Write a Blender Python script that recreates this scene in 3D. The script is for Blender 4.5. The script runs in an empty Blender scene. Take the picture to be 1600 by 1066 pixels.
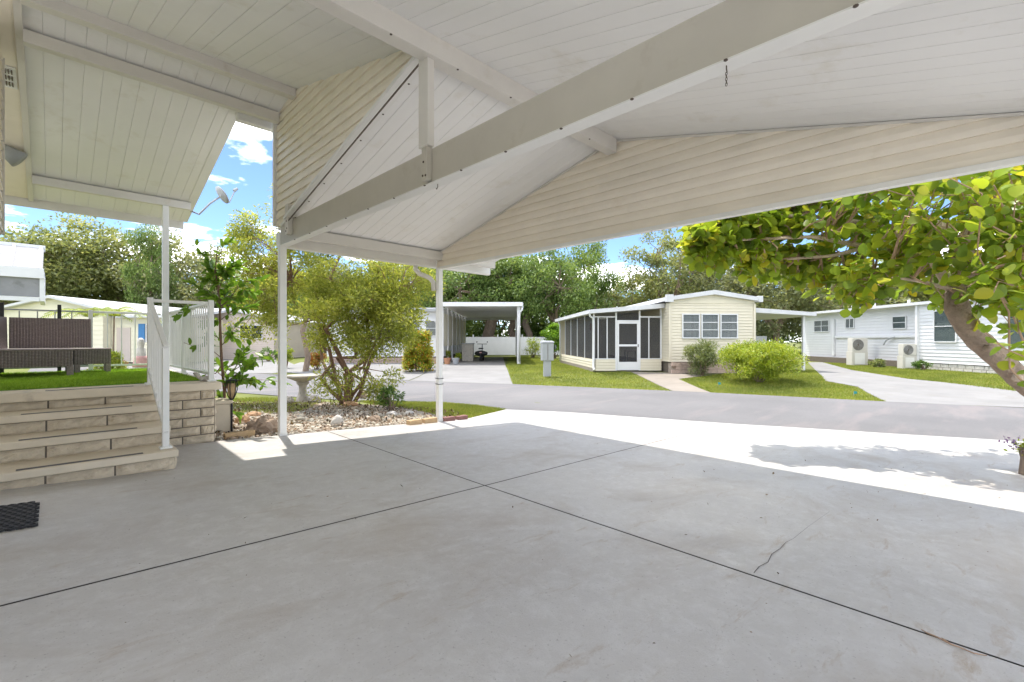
import bpy, bmesh, math, random
import numpy as np
from mathutils import Vector, Matrix
# ---------------------------------------------------------------- camera, sky, sun, exposure
R2 = math.sqrt(2.0); FPX = 718.0; CX = 800.0; CY = 532.0; EYE = 1.25
scene = bpy.context.scene
cam_data = bpy.data.cameras.new('camera'); cam = bpy.data.objects.new('camera', cam_data)
scene.collection.objects.link(cam); scene.camera = cam
cam_data.sensor_width = 36.0; cam_data.lens = 36.0 * FPX / 1600.0
cam_data.clip_start = 0.05; cam_data.clip_end = 2000.0
cam_data.shift_y = (533.0 - CY) / 1600.0 * -1.0
cam.location = (0, 0, EYE)
cam.rotation_euler = (math.pi / 2, 0, math.radians(-45))
SUNV = Vector((0.08, 0.37, 1.0)).normalized()
sun_el = math.asin(SUNV.z)
world = bpy.data.worlds.new('World'); scene.world = world; world.use_nodes = True
wn = world.node_tree.nodes; wl = world.node_tree.links
for n in list(wn): wn.remove(n)
wout = wn.new('ShaderNodeOutputWorld'); wbg = wn.new('ShaderNodeBackground')
sky = wn.new('ShaderNodeTexSky'); sky.sky_type = 'NISHITA'; sky.sun_disc = False
sky.sun_elevation = sun_el; sky.sun_rotation = math.atan2(SUNV.x, SUNV.y)
sky.air_density = 0.6; sky.dust_density = 0.0; sky.ozone_density = 4.0
geo = wn.new('ShaderNodeTexCoord')
sep = wn.new('ShaderNodeSeparateXYZ'); wl.new(geo.outputs['Generated'], sep.inputs[0])
addz = wn.new('ShaderNodeMath'); addz.operation = 'ADD'; addz.inputs[1].default_value = 0.12
mz = wn.new('ShaderNodeMath'); mz.operation = 'MAXIMUM'; mz.inputs[1].default_value = 0.0
wl.new(sep.outputs[2], mz.inputs[0]); wl.new(mz.outputs[0], addz.inputs[0])
dx = wn.new('ShaderNodeMath'); dx.operation = 'DIVIDE'; wl.new(sep.outputs[0], dx.inputs[0]); wl.new(addz.outputs[0], dx.inputs[1])
dy = wn.new('ShaderNodeMath'); dy.operation = 'DIVIDE'; wl.new(sep.outputs[1], dy.inputs[0]); wl.new(addz.outputs[0], dy.inputs[1])
comb = wn.new('ShaderNodeCombineXYZ'); wl.new(dx.outputs[0], comb.inputs[0]); wl.new(dy.outputs[0], comb.inputs[1])
comb.inputs[2].default_value = 82.17
cno = wn.new('ShaderNodeTexNoise'); cno.inputs['Scale'].default_value = 1.15; cno.inputs['Detail'].default_value = 9.0; cno.inputs['Roughness'].default_value = 0.56
wl.new(comb.outputs[0], cno.inputs['Vector'])
crp = wn.new('ShaderNodeValToRGB'); crp.color_ramp.elements[0].position = 0.495; crp.color_ramp.elements[1].position = 0.64
wl.new(cno.outputs[0], crp.inputs[0])
cmx = wn.new('ShaderNodeMix'); cmx.data_type = 'RGBA'
wl.new(crp.outputs[0], cmx.inputs['Factor']); wl.new(sky.outputs[0], cmx.inputs['A']); cmx.inputs['B'].default_value = (24.0, 23.5, 22.6, 1)
SKY_TINT = wn.new('ShaderNodeMix'); SKY_TINT.data_type = 'RGBA'; SKY_TINT.blend_type = 'MULTIPLY'; SKY_TINT.inputs['Factor'].default_value = 1.0
wl.new(cmx.outputs['Result'], SKY_TINT.inputs['A']); SKY_TINT.inputs['B'].default_value = (1.0, 1.0, 1.0, 1)
wl.new(SKY_TINT.outputs['Result'], wbg.inputs[0]); wbg.inputs[1].default_value = 0.10
wl.new(wbg.outputs[0], wout.inputs[0])
sun_data = bpy.data.lights.new('sun', 'SUN'); sun = bpy.data.objects.new('sun', sun_data); scene.collection.objects.link(sun)
sun_data.energy = 2.0; sun_data.angle = math.radians(0.55); sun_data.color = (1.0, 0.955, 0.89)
sun.rotation_euler = SUNV.to_track_quat('Z', 'Y').to_euler(); sun.location = (0, 0, 60)
vs = scene.view_settings
vs.view_transform = 'Standard'; vs.look = 'None'; vs.gamma = 1.0; vs.use_curve_mapping = False
vs.exposure = 1.64
scene.cycles.max_bounces = 7; scene.cycles.diffuse_bounces = 4; scene.cycles.transmission_bounces = 4; scene.cycles.transparent_max_bounces = 8
scene.cycles.sample_clamp_indirect = 6.0
random.seed(11); RNG = np.random.default_rng(7)
# ---------------------------------------------------------------- pixels and ground
def ray(x, y): return (x - CX) / FPX, (CY - y) / FPX
def W(r, f, z): return ((r + f) / R2, (f - r) / R2, z)
def at_f(x, y, f):
    a, b = ray(x, y); return Vector(W(a * f, f, EYE + b * f))
def at_X(x, y, X):
    a, b = ray(x, y); return at_f(x, y, X * R2 / (1 + a))
def at_Y(x, y, Y):
    a, b = ray(x, y); return at_f(x, y, Y * R2 / (1 - a))
def road_t(X, Y): return (X - 12.015) * 0.9455 + (Y - 12.015) * 0.3256
def G(X, Y):
    s = -0.05 * (X - 2.137) - 0.02 * max(0.0, Y - 6.41) + 0.36
    z = -0.36 + (s + math.sqrt(s * s + 0.0004)) / 2
    t = min(max(road_t(X, Y) / 6.0, 0.0), 1.0)
    if X < -6: z = G(-6, Y)
    return min(z, 0.5) + 0.21 * t * t * (3 - 2 * t)
def ground_at(x, y):
    a, b = ray(x, y); lo, hi = 0.5, 300.0
    for _ in range(70):
        m = (lo + hi) / 2; p = W(a * m, m, 0)
        if EYE + b * m > G(p[0], p[1]): lo = m
        else: hi = m
    p = W(a * lo, lo, 0); return Vector((p[0], p[1], G(p[0], p[1])))
# ---------------------------------------------------------------- builders
def link(o): scene.collection.objects.link(o); return o
def tag(o, label=None, cat=None, group=None, kind=None):
    if label: o['label'] = label
    if cat: o['category'] = cat
    if group: o['group'] = group
    if kind: o['kind'] = kind
    return o
def thing(name, loc, label, cat, group=None):
    o = bpy.data.objects.new(name, None); o.empty_display_size = 0.2; link(o); o.location = loc
    return tag(o, label, cat, group)
def origin_of(p):
    v = Vector((0, 0, 0))
    while p is not None: v = v + p.location; p = p.parent
    return v
def frame(r0, f0, phi=0.0):
    c, s = math.cos(math.radians(phi)), math.sin(math.radians(phi))
    def xf(u, v, z):
        return W(r0 + u * c - v * s, f0 + u * s + v * c, z)
    return xf
class MB:
    def __init__(self, xf=None): self.v = []; self.f = []; self.xf = xf
    def add(self, vs_, fs_):
        n = len(self.v)
        for p in vs_: self.v.append(tuple(self.xf(*p)) if self.xf else tuple(p))
        for q in fs_: self.f.append(tuple(i + n for i in q))
        return self
    def box(self, x0, x1, y0, y1, z0, z1):
        if x0 > x1: x0, x1 = x1, x0
        if y0 > y1: y0, y1 = y1, y0
        if z0 > z1: z0, z1 = z1, z0
        return self.add([(x0,y0,z0),(x1,y0,z0),(x1,y1,z0),(x0,y1,z0),(x0,y0,z1),(x1,y0,z1),(x1,y1,z1),(x0,y1,z1)],
                 [(3,2,1,0),(4,5,6,7),(0,1,5,4),(1,2,6,5),(2,3,7,6),(3,0,4,7)])
    def hexa(self, b, t):   # four bottom and four top corners
        return self.add(list(b) + list(t), [(3,2,1,0),(4,5,6,7),(0,1,5,4),(1,2,6,5),(2,3,7,6),(3,0,4,7)])
    def prism(self, poly, axis_vec):   # polygon (list of 3d) extruded along a vector
        n = len(poly); a = [Vector(p) for p in poly]; b = [p + Vector(axis_vec) for p in a]
        return self.add([tuple(p) for p in a + b], [tuple(range(n))[::-1], tuple(range(n, 2 * n))] + [(i, (i+1) % n, n + (i+1) % n, n + i) for i in range(n)])
    def bar(self, p0, p1, w, h, up=(0, 0, 1)):
        p0 = Vector(p0); p1 = Vector(p1); d = (p1 - p0).normalized(); s = d.cross(Vector(up))
        if s.length < 1e-4: s = d.cross(Vector((1, 0, 0)))
        s.normalize(); u = s.cross(d); s *= w / 2; u *= h / 2
        return self.hexa([tuple(q) for q in (p0 - s - u, p0 + s - u, p1 + s - u, p1 - s - u)], [tuple(q) for q in (p0 - s + u, p0 + s + u, p1 + s + u, p1 - s + u)])
    def tube(self, pts, rad, n=6, cap=True):
        pts = [Vector(p) for p in pts]
        if not hasattr(rad, '__len__'): rad = [rad] * len(pts)
        vs_ = []; fs_ = []; ref = None
        for i, p in enumerate(pts):
            d = (pts[min(i + 1, len(pts) - 1)] - pts[max(i - 1, 0)]).normalized()
            if ref is None:
                ref = d.orthogonal().normalized()
            s = (ref - d * ref.dot(d)); s = s.normalized() if s.length > 1e-5 else d.orthogonal().normalized(); ref = s; u = d.cross(s)
            for k in range(n):
                a = 2 * math.pi * k / n; q = p + (s * math.cos(a) + u * math.sin(a)) * rad[i]; vs_.append(tuple(q))
        for i in range(len(pts) - 1):
            for k in range(n):
                a = i * n + k; b = i * n + (k + 1) % n; fs_.append((a, b, b + n, a + n))
        if cap: fs_.append(tuple(range(n))[::-1]); fs_.append(tuple(range((len(pts) - 1) * n, len(pts) * n)))
        return self.add(vs_, fs_)
    def lathe(self, c, prof, n=20):
        vs_ = []; fs_ = []
        for (r, z) in prof:
            for k in range(n):
                a = 2 * math.pi * k / n; vs_.append((c[0] + r * math.cos(a), c[1] + r * math.sin(a), c[2] + z))
        for i in range(len(prof) - 1):
            for k in range(n):
                a = i * n + k; b = i * n + (k + 1) % n; fs_.append((a, b, b + n, a + n))
        fs_.append(tuple(range(n))[::-1]); fs_.append(tuple(range((len(prof) - 1) * n, len(prof) * n)))
        return self.add(vs_, fs_)
    def rock(self, c, sx, sy, sz, rng, rough=0.25, sub=1):
        bm = bmesh.new(); bmesh.ops.create_icosphere(bm, subdivisions=sub, radius=1.0)
        rot = Matrix.Rotation(rng.random() * 6.28, 3, 'Z')
        vs_ = []
        for v in bm.verts:
            k = 1 + (rng.random() - .5) * 2 * rough; p = rot @ Vector((v.co.x * sx * k, v.co.y * sy * k, v.co.z * sz * k)); vs_.append((c[0] + p.x, c[1] + p.y, c[2] + p.z))
        bm.verts.index_update(); fs_ = [tuple(v.index for v in f.verts) for f in bm.faces]; bm.free()
        return self.add(vs_, fs_)
    def mesh(self, name, mat, c=(0, 0, 0), smooth=False):
        me = bpy.data.meshes.new(name)
        me.from_pydata([(p[0] - c[0], p[1] - c[1], p[2] - c[2]) for p in self.v], [], self.f)
        if mat is not None: me.materials.append(mat)
        if smooth: me.polygons.foreach_set('use_smooth', [True] * len(me.polygons))
        me.update(); return me
    def build(self, name, mat, parent=None, smooth=False, bevel=0.0, keep_base=True):
        A = np.array(self.v); lo, hi = A.min(0), A.max(0); c = (lo + hi) / 2
        if keep_base: c[2] = lo[2]
        o = bpy.data.objects.new(name, self.mesh(name, mat, c, smooth)); link(o)
        o.parent = parent; o.location = Vector(c) - origin_of(parent)
        if bevel:
            m = o.modifiers.new('bevel', 'BEVEL'); m.width = bevel; m.segments = 2; m.limit_method = 'ANGLE'
        return o
def place(name, me, loc, parent=None, rot=None, scale=None):
    o = bpy.data.objects.new(name, me); link(o); o.parent = parent; o.location = Vector(loc) - origin_of(parent)
    if rot is not None: o.rotation_euler = rot
    if scale is not None: o.scale = scale
    return o
def np_mesh(name, V, Fq, mat):
    me = bpy.data.meshes.new(name); V = np.asarray(V, dtype=np.float32); Fq = np.asarray(Fq, dtype=np.int32); k = Fq.shape[1]
    me.vertices.add(len(V)); me.vertices.foreach_set('co', V.ravel())
    me.loops.add(Fq.size); me.loops.foreach_set('vertex_index', Fq.ravel())
    me.polygons.add(len(Fq)); me.polygons.foreach_set('loop_start', np.arange(len(Fq), dtype=np.int32) * k)
    me.polygons.foreach_set('loop_total', np.full(len(Fq), k, dtype=np.int32))
    me.update(calc_edges=True); me.materials.append(mat); return me
def np_obj(name, V, Fq, mat, parent=None):
    V = np.asarray(V); c = V.mean(0); c[2] = V[:, 2].min()
    return place(name, np_mesh(name, V - c, Fq, mat), c, parent)
def sheet(name, poly, dz, mat, parent=None, thick=0.0, res=0.9):
    bm = bmesh.new(); f = bm.faces.new([bm.verts.new((p[0], p[1], 0)) for p in poly])
    xs = [p[0] for p in poly]; ys = [p[1] for p in poly]
    def cut(co, no):
        bmesh.ops.bisect_plane(bm, geom=bm.verts[:] + bm.edges[:] + bm.faces[:], dist=1e-5, plane_co=co, plane_no=no)
    x = -6.0
    while x < 13:
        if min(xs) < x < max(xs): cut((x, 0, 0), (1, 0, 0))
        x += res
    y = 6.41
    while y < 30:
        if min(ys) < y < max(ys): cut((0, y, 0), (0, 1, 0))
        y += 3.0
    for t in np.arange(0, 6.6, 0.75): cut((12.015 + .9455 * t, 12.015 + .3256 * t, 0), (.9455, .3256, 0))
    for v in bm.verts: v.co.z = G(v.co.x, v.co.y) + dz
    if thick:
        r = bmesh.ops.extrude_face_region(bm, geom=bm.faces[:])
        for g in r['geom']:
            if isinstance(g, bmesh.types.BMVert): g.co.z -= thick
    bmesh.ops.recalc_face_normals(bm, faces=bm.faces[:])
    me = bpy.data.meshes.new(name); bm.to_mesh(me); bm.free(); me.materials.append(mat)
    o = bpy.data.objects.new(name, me); link(o); o.parent = parent
    if parent is not None: o.location = -origin_of(parent)
    return o
# ---------------------------------------------------------------- materials
def newmat(name):
    m = bpy.data.materials.new(name); m.use_nodes = True; nt = m.node_tree; b = nt.nodes['Principled BSDF']; return m, nt, b
def tex(nt, scale, detail=4.0, rough=0.55, coord='Object', stretch=None, dist=0.0):
    tc = nt.nodes.new('ShaderNodeTexCoord'); n = nt.nodes.new('ShaderNodeTexNoise')
    n.inputs['Scale'].default_value = scale; n.inputs['Detail'].default_value = detail; n.inputs['Roughness'].default_value = rough; n.inputs['Distortion'].default_value = dist
    if coord == 'World':
        g = nt.nodes.new('ShaderNodeNewGeometry'); src = g.outputs['Position']
    else: src = tc.outputs[coord]
    if stretch:
        mp = nt.nodes.new('ShaderNodeMapping'); mp.inputs['Scale'].default_value = stretch; nt.links.new(src, mp.inputs[0]); src = mp.outputs[0]
    nt.links.new(src, n.inputs['Vector']); return n.outputs[0]
def ramp(nt, src, p0, p1, c0=(0, 0, 0, 1), c1=(1, 1, 1, 1)):
    r = nt.nodes.new('ShaderNodeValToRGB'); r.color_ramp.elements[0].position = p0; r.color_ramp.elements[1].position = p1
    r.color_ramp.elements[0].color = c0; r.color_ramp.elements[1].color = c1; nt.links.new(src, r.inputs[0]); return r.outputs[0]
def mixc(nt, fac, a, b, mode='MIX'):
    m = nt.nodes.new('ShaderNodeMix'); m.data_type = 'RGBA'; m.blend_type = mode
    for sock, v in (('Factor', fac), ('A', a), ('B', b)):
        if isinstance(v, (int, float)): m.inputs[sock].default_value = v
        elif isinstance(v, tuple): m.inputs[sock].default_value = v if len(v) == 4 else v + (1,)
        else: nt.links.new(v, m.inputs[sock])
    return m.outputs['Result']
def bump(nt, b, h, strength=0.2, dist=0.01):
    n = nt.nodes.new('ShaderNodeBump'); n.inputs['Strength'].default_value = strength; n.inputs['Distance'].default_value = dist
    nt.links.new(h, n.inputs['Height']); nt.links.new(n.outputs[0], b.inputs['Normal'])
def surf(name, col, rough=0.5, var=0.12, scale=3.0, bmp=0.0, bscale=60.0, spec=0.4, metal=0.0, stretch=None, dirt=None, coord='World', bdist=0.01):
    m, nt, b = newmat(name); c0 = tuple(v * (1 - var) for v in col); c1 = tuple(min(v * (1 + var), .95) for v in col)
    f = tex(nt, scale, 5, .6, coord, stretch); c = mixc(nt, ramp(nt, f, .3, .7), c0, c1)
    if dirt: c = mixc(nt, ramp(nt, tex(nt, dirt[1], 6, .65, coord), dirt[2], dirt[2] + .15), c, dirt[0])
    nt.links.new(c, b.inputs['Base Color']); b.inputs['Roughness'].default_value = rough; b.inputs['Metallic'].default_value = metal
    b.inputs['Specular IOR Level'].default_value = spec
    if bmp: bump(nt, b, tex(nt, bscale, 4, .6, coord), bmp, bdist)
    return m
def leafmat(name, cols, trans=0.35, rough=0.45, clump=0.8):
    m, nt, b = newmat(name); g = nt.nodes.new('ShaderNodeNewGeometry'); r = nt.nodes.new('ShaderNodeValToRGB')
    oi = nt.nodes.new('ShaderNodeObjectInfo')
    add = nt.nodes.new('ShaderNodeMath'); add.operation = 'ADD'; nt.links.new(g.outputs['Random Per Island'], add.inputs[0]); nt.links.new(oi.outputs['Random'], add.inputs[1])
    fr = nt.nodes.new('ShaderNodeMath'); fr.operation = 'FRACT'; nt.links.new(add.outputs[0], fr.inputs[0]); nt.links.new(fr.outputs[0], r.inputs[0])
    e = r.color_ramp.elements
    while len(e) < len(cols): e.new(0.5)
    for i, c in enumerate(cols): e[i].position = i / max(1, len(cols) - 1) ; e[i].color = c + (1,)
    f = tex(nt, clump, 3, .6, 'World'); c = mixc(nt, ramp(nt, f, .35, .65), (.72, .75, .7), (1.15, 1.1, 1.0)); col = mixc(nt, 1.0, r.outputs[0], c, 'MULTIPLY')
    nt.links.new(col, b.inputs['Base Color']); b.inputs['Roughness'].default_value = rough; b.inputs['Specular IOR Level'].default_value = .35
    t = nt.nodes.new('ShaderNodeBsdfTranslucent'); tcol = mixc(nt, 1.0, col, (1.35, 1.25, .7), 'MULTIPLY'); nt.links.new(tcol, t.inputs[0])
    mx = nt.nodes.new('ShaderNodeMixShader'); mx.inputs[0].default_value = trans
    nt.links.new(b.outputs[0], mx.inputs[1]); nt.links.new(t.outputs[0], mx.inputs[2])
    nt.links.new(mx.outputs[0], nt.nodes['Material Output'].inputs[0]); return m
M = {}
M['ceiling'] = surf('white_aluminium_pan', (.83, .82, .80), .42, .03, 1.3, .03, 90, .4, dirt=((.74, .715, .66), 2.2, .57))
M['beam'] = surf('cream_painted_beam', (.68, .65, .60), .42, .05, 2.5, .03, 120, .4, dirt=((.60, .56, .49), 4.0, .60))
M['beam_shaded'] = surf('cream_beam_shaded', (.53, .495, .43), .42, .05, 2.5, .03, 120, .4, dirt=((.48, .44, .37), 4.0, .60))  # cream beam again, with the tan shade of inward faces in its colour
M['trim'] = surf('white_painted_trim', (.80, .79, .76), .4, .04, 3.0, 0, 60, .45, dirt=((.66, .62, .55), 6.0, .68))
M['siding'] = surf('cream_vinyl_siding', (.84, .77, .655), .45, .05, 2.0, .04, 90, .4, dirt=((.78, .70, .58), 3.0, .60))
M['screw'] = surf('rusty_screw', (.10, .075, .06), .6, .2, 40)
M['pipe'] = surf('grey_cable', (.12, .12, .125), .6, .1, 20)
def concrete():
    m, nt, b = newmat('painted_grey_concrete')
    c = mixc(nt, ramp(nt, tex(nt, .7, 8, .68, 'World'), .38, .62), (.455, .428, .395), (.51, .487, .46))
    c = mixc(nt, ramp(nt, tex(nt, 9.0, 10, .78, 'World', dist=.3), .46, .70), c, (.565, .545, .52))
    c = mixc(nt, ramp(nt, tex(nt, .8, 7, .7, 'World', (1.0, 1.6, 1.0), .5), .50, .72), c, (.385, .335, .285))
    c = mixc(nt, ramp(nt, tex(nt, 2.9, 7, .7, 'World', (.75, 2.6, 1.0), .6), .59, .72), c, (.385, .315, .245))
    c = mixc(nt, ramp(nt, tex(nt, 70., 3, .6, 'World'), .62, .74), c, (.33, .305, .28))
    nt.links.new(c, b.inputs['Base Color']); b.inputs['Specular IOR Level'].default_value = .45
    rr = ramp(nt, tex(nt, 1.4, 5, .6, 'World'), .3, .7, (.40, .40, .40, 1), (.62, .62, .62, 1)); nt.links.new(rr, b.inputs['Roughness'])
    bump(nt, b, tex(nt, 110, 6, .7, 'World'), .3, .008); return m
M['slab'] = concrete()
M['joint'] = surf('dirty_joint', (.07, .06, .052), .9, .3, 30)
def asphalt():
    m, nt, b = newmat('weathered_asphalt')
    c = mixc(nt, ramp(nt, tex(nt, .35, 5, .6, 'World'), .35, .65), (.125, .12, .12), (.165, .158, .157))
    c = mixc(nt, ramp(nt, tex(nt, 160, 3, .7, 'World'), .5, .75), c, (.24, .235, .23))
    c = mixc(nt, ramp(nt, tex(nt, .9, 5, .6, 'World', (.4, 2.0, 1.0)), .54, .68), c, (.20, .18, .175))
    nt.links.new(c, b.inputs['Base Color']); b.inputs['Roughness'].default_value = .85; bump(nt, b, tex(nt, 220, 3, .7, 'World'), .4, .006); return m
M['road'] = asphalt()
M['drive'] = surf('pale_concrete_drive', (.245, .238, .228), .7, .12, 1.1, .1, 90, .3, dirt=((.23, .218, .20), 2.0, .55))
M['shell'] = surf('bounce_shell_gravel', (.66, .64, .61), .9, .12, 6., .5, 60, .2, dirt=((.42, .40, .37), 20., .55))  # pale off-frame ground, added to bounce light under the carport
M['walk'] = surf('tan_concrete_walk', (.28, .245, .205), .75, .10, 1.4, .1, 90, .3)
M['soil'] = surf('shell_bed_soil', (.33, .27, .215), .95, .25, 5.0, .5, 40, .2, dirt=((.44, .40, .35), 14., .5))
M['ground'] = surf('lawn_soil', (.16, .18, .055), .95, .25, 1.2, .4, 30, .1, dirt=((.21, .20, .075), .7, .55))
M['block'] = surf('split_face_block', (.60, .51, .385), .9, .12, 14, .9, 38, .2, dirt=((.47, .385, .275), 11, .55))
M['mortar'] = surf('dark_mortar', (.15, .125, .10), .95, .2, 20, .3, 80)
M['coping'] = surf('tan_concrete_coping', (.68, .59, .46), .8, .07, 4., .15, 90, .3, dirt=((.45, .38, .29), 5., .62))
M['grip'] = surf('grey_grip_tape', (.13, .12, .12), .9, .15, 40, .4, 300)
M['turf'] = leafmat('artificial_turf', [(.21, .37, .03), (.30, .48, .05), (.38, .55, .08)], .35, .6)
M['turfbase'] = surf('turf_backing', (.18, .34, .04), .9, .2, 30)
M['wicker'] = surf('brown_wicker', (.27, .215, .205), .55, .25, 60, .2, 200, .4)
M['wicker_dark'] = surf('dark_wicker_core', (.10, .08, .075), .7, .2, 60)
M['black'] = surf('black_metal', (.018, .018, .02), .4, .15, 20)
M['rubber'] = surf('black_rubber', (.022, .022, .024), .6, .2, 30)
M['white'] = surf('white_vinyl', (.72, .72, .72), .5, .04, 2., .03, 60, .4)
M['white_sid'] = surf('white_siding', (.70, .70, .705), .5, .04, 1.2, .03, 60, .4)
M['cream_sid'] = surf('cream_far_siding', (.70, .64, .50), .5, .05, 1.2, .03, 60, .4)
M['yellow_sid'] = surf('pale_yellow_siding', (.76, .71, .54), .5, .04, 1.2)
M['beige_sid'] = surf('beige_siding', (.56, .48, .42), .55, .05, 1.2)
M['roofw'] = surf('white_roof', (.62, .62, .625), .5, .08, 1.0, 0, 60, .4, dirt=((.6, .6, .58), 2.0, .62))
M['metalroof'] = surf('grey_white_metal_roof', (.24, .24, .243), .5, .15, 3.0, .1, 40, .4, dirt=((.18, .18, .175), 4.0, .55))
M['grey'] = surf('grey_metal_box', (.36, .37, .375), .5, .06, 4)
M['ac'] = surf('beige_metal', (.62, .59, .53), .5, .05, 4)
M['dark'] = surf('dark_interior', (.03, .03, .034), .7, .2, 5)
M['curtain'] = surf('pale_curtain', (.82, .81, .80), .9, .12, 5, stretch=(2, 2, .1))
M['blind'] = surf('green_white_blind', (.46, .52, .50), .8, .1, 9)
M['brick'] = surf('red_brown_brick', (.46, .35, .29), .9, .2, 12, .4, 60)
M['tanbrick'] = surf('yellow_tan_brick', (.52, .36, .20), .9, .15, 12, .4, 60)
M['redbrick'] = surf('dark_red_brick', (.24, .12, .105), .9, .15, 12, .4, 60)
M['rockw'] = surf('pale_rock', (.56, .53, .49), .9, .2, 12, .6, 40)
M['rockb'] = surf('brown_rock', (.36, .27, .20), .95, .25, 10, .8, 30)
M['rocko'] = surf('orange_rock', (.52, .33, .20), .95, .2, 10, .8, 30)
M['statue'] = surf('weathered_cement', (.47, .43, .37), .9, .15, 9, .5, 50, dirt=((.30, .27, .22), 7., .56))
M['terracotta'] = surf('terracotta', (.45, .22, .12), .8, .1, 9)
M['bark'] = surf('grey_brown_bark', (.24, .18, .135), .95, .3, 9, .9, 26, .2, stretch=(1, 1, .35))
M['bark_smooth'] = surf('smooth_mottled_bark', (.56, .44, .34), .85, .25, 9, .9, 30, .25, dirt=((.36, .265, .195), 14, .58), bdist=.03)
M['bark_red'] = surf('reddish_bark', (.23, .14, .10), .95, .3, 12, .7, 40)
M['twig'] = surf('tan_twig', (.36, .24, .16), .9, .2, 12)
M['blue'] = surf('blue_shutter', (.06, .20, .42), .6, .08, 5)
M['teal'] = surf('teal_flag', (.03, .28, .30), .6, .1, 5)
M['pink'] = surf('coral_cloth', (.58, .34, .32), .8, .1, 8)
M['purple'] = leafmat('purple_petal', [(.22, .12, .34), (.34, .22, .48)], .3)
M['oakA'] = leafmat('oak_leaves_olive', [(.165, .205, .085), (.235, .28, .125), (.31, .35, .175), (.38, .40, .23)], .48, .5, .35)
M['oakB'] = leafmat('oak_leaves_green', [(.10, .17, .05), (.155, .245, .07), (.22, .315, .105), (.28, .37, .15)], .42, .5, .35)
M['oakC'] = leafmat('oak_leaves_grey', [(.19, .225, .13), (.265, .30, .185), (.34, .365, .24)], .48, .5, .35)
M['wax'] = leafmat('wax_tree_leaves', [(.19, .245, .045), (.30, .355, .07), (.40, .45, .10), (.50, .51, .16), (.25, .33, .08)], .55, .45, 1.3)
M['grape'] = leafmat('sea_grape_leaves', [(.16, .26, .03), (.24, .36, .045), (.32, .44, .05), (.41, .49, .06), (.16, .25, .05), (.22, .33, .05), (.30, .38, .05), (.46, .42, .05)], .62, .3, 1.5)
M['citrus'] = leafmat('citrus_leaves', [(.11, .23, .025), (.18, .34, .04), (.26, .43, .06)], .4, .35, 2.0)
M['lime'] = leafmat('lime_shrub_leaves', [(.20, .30, .025), (.29, .39, .04), (.38, .45, .06), (.44, .47, .08)], .4, .45, 2.0)
M['croton'] = leafmat('croton_leaves', [(.17, .32, .04), (.30, .40, .04), (.52, .47, .04), (.50, .24, .04), (.24, .36, .04)], .35, .4, 2.0)
M['redcroton'] = leafmat('red_croton_leaves', [(.34, .10, .04), (.42, .17, .06), (.36, .28, .04), (.16, .19, .03)], .35, .4, 2.0)
M['green'] = leafmat('mid_green_leaves', [(.07, .15, .03), (.12, .22, .05), (.17, .29, .08)], .35, .45, 2.0)
M['silver'] = leafmat('pale_green_leaves', [(.16, .21, .08), (.23, .28, .12), (.30, .34, .16)], .35, .45, 2.0)
M['palm'] = leafmat('palm_leaflets', [(.11, .17, .05), (.16, .23, .07), (.22, .28, .10)], .35, .45, 2.0)
M['areca'] = leafmat('areca_leaflets', [(.20, .29, .04), (.30, .38, .06), (.40, .42, .08)], .35, .45, 2.0)
M['grass'] = leafmat('grass_blades', [(.15, .215, .03), (.21, .28, .04), (.275, .315, .055), (.33, .32, .11)], .35, .6, .6)
M['litter'] = leafmat('dry_leaf_litter', [(.06, .045, .035), (.14, .09, .05), (.22, .13, .07), (.10, .10, .05)], .1, .8)
M['gravel'] = leafmat('shell_gravel', [(.38, .33, .28), (.55, .50, .45), (.66, .62, .57), (.46, .34, .26), (.28, .22, .18)], .0, .9, 1.5)
def glass():
    m, nt, b = newmat('window_glass'); b.inputs['Base Color'].default_value = (.03, .034, .038, 1); b.inputs['Roughness'].default_value = .04
    t = nt.nodes.new('ShaderNodeBsdfTransparent'); t.inputs[0].default_value = (.8, .82, .82, 1); mx = nt.nodes.new('ShaderNodeMixShader'); mx.inputs[0].default_value = .8
    nt.links.new(t.outputs[0], mx.inputs[2]); nt.links.new(b.outputs[0], mx.inputs[1]); nt.links.new(mx.outputs[0], nt.nodes['Material Output'].inputs[0]); return m
M['glass'] = glass()
def screen():
    m, nt, b = newmat('insect_screen'); b.inputs['Base Color'].default_value = (.05, .05, .055, 1); b.inputs['Roughness'].default_value = .8
    t = nt.nodes.new('ShaderNodeBsdfTransparent'); mx = nt.nodes.new('ShaderNodeMixShader'); mx.inputs[0].default_value = .55
    nt.links.new(t.outputs[0], mx.inputs[2]); nt.links.new(b.outputs[0], mx.inputs[1]); nt.links.new(mx.outputs[0], nt.nodes['Material Output'].inputs[0]); return m
M['screen'] = screen()
# ================================================================ ground, road, drives
sheet('ground', [(-300, -300), (400, -300), (400, 400), (-300, 400)], -0.022, M['ground'])['kind'] = 'structure'
far_edge = [ground_at(x, y) for x, y in ((1600, 637), (1384, 627), (1110, 613), (800, 600), (645, 595))]
far_edge = [(p.x, p.y) for p in far_edge]
d_ = Vector((-.3256, .9455)); p_ = Vector(far_edge[-1]); far_edge += [tuple(p_ + d_ * s) for s in (8, 20, 60)]
far_edge = [tuple(Vector(far_edge[0]) - d_ * s) for s in (40, 12)] + far_edge
near_pts = [(1600, 690), (1241, 668), (900, 645), (790, 640)]
near_edge = [ground_at(x, y) for x, y in near_pts]; near_edge = [(p.x, p.y) for p in near_edge]
near_core = list(near_edge)
ne = Vector(near_edge[-1]); near_edge += [(5.6, 10.0), (4.4, 13.2)]; ne = Vector(near_edge[-1]); near_edge += [tuple(ne + d_ * s) for s in (10, 30, 80)]
ns = Vector(near_edge[0]); near_edge = [tuple(ns - d_ * s) for s in (45, 12)] + near_edge
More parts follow.
